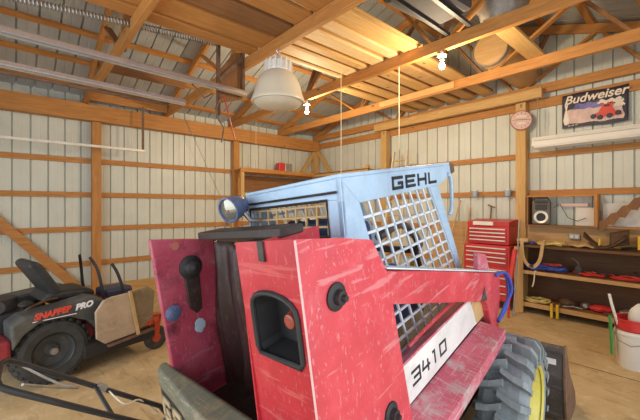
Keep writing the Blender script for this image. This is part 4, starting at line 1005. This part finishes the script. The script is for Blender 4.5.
for v, out in ((-.59, -1), (.61, 1)):
    loader_wheel(1.39, v, .225, out, 'front_wheel'); loader_wheel(.35, v, .285, out, 'rear_wheel')
# -- bucket
bk = MB(); v0, v1 = -.795, .84
prof = [(1.865, .39), (1.85, .2), (1.86, .02), (1.90, -.13), (1.98, -.22), (2.42, -.335)]
th = [(1.88, .39), (1.868, .2), (1.878, .03), (1.915, -.11), (1.985, -.20), (2.42, -.325)]
bk.prism([(u_, v0, w_) for u_, w_ in prof]+[(u_, v0, w_) for u_, w_ in th[::-1]], (0, v1-v0, 0))
bo = bk.build('bucket', M['bucket'], t)
for v in (v0-.014, v1):
    MB().prism([(1.86, v, .41), (1.93, v, .40), (2.06, v, .14), (2.40, v, -.20), (2.44, v, -.33), (2.30, v, -.315), (1.98, v, -.225), (1.89, v, -.13), (1.85, v, .02), (1.84, v, .2)], (0, .016, 0)).build('side_cutter', M['rust'], bo, bevel=.003)
MB().bx(1.845, 1.905, v0, v1, .37, .405).build('top_lip', M['bucket'], bo, bevel=.004)
MB().bx(1.842, 1.85, -.755, -.70, .285, .325).build('sticker', M['panelwhite'], bo)
for v in (-.36, -.30, .36, .46): MB().prism([(1.86, v, .36), (1.80, v, .28), (1.80, v, -.02), (1.89, v, -.12)], (0, .02, 0)).build('mount_rib', M['bucket'], bo)
# -- work lamp
LA = (.93, .16, .16)
lb = MB().lathe([(0, .125), (.022, .122), (.046, .10), (.058, .055), (.062, .02), (.064, .0), (.056, .0), (.050, .02), (0, .03)], (.11, .318, 1.600), LA, 32).build('work_lamp', M['lampblue'], t, smooth=True)
MB().lathe([(0, -.004), (.034, .002), (.056, .010), (.054, .016), (0, .016)], (.11, .318, 1.600), LA, 32).build('lens', M['glass'], lb, smooth=True)
MB().tube([(.18, .30, 1.59), (.20, .27, 1.54), (.26, .26, 1.53)], .012).build('stalk', M['dullsteel'], lb, smooth=True)

# keep thing > part > sub-part: lift deeper pieces to their part, cab shell becomes one part
shell = [o for o in list(cab.children) if o.name.split('.')[0] in ('side_panel', 'rear_panel')]
bmj = bmesh.new()
for o in shell: bmj.from_mesh(o.data)
mj_ = bpy.data.meshes.new('cab_shell'); bmj.to_mesh(mj_); bmj.free(); mj_.materials.append(M['cab'])
cs = bpy.data.objects.new('cab_shell', mj_); COL.objects.link(cs); cs.parent = LD
md = cs.modifiers.new('bevel', 'BEVEL'); md.width = .003; md.segments = 2; md.limit_method = 'ANGLE'
for o in shell:
    for c in list(o.children): c.parent = cs
    bpy.data.objects.remove(o)
for o in list(cab.children):
    for c in list(o.children): c.parent = cs
    o.parent = cs
bpy.data.objects.remove(cab)
def depth(o):
    n = 0
    while o.parent: o = o.parent; n += 1
    return n
for o in list(S.objects):
    if o.type == 'MESH':
        while depth(o) > 2: o.parent = o.parent.parent
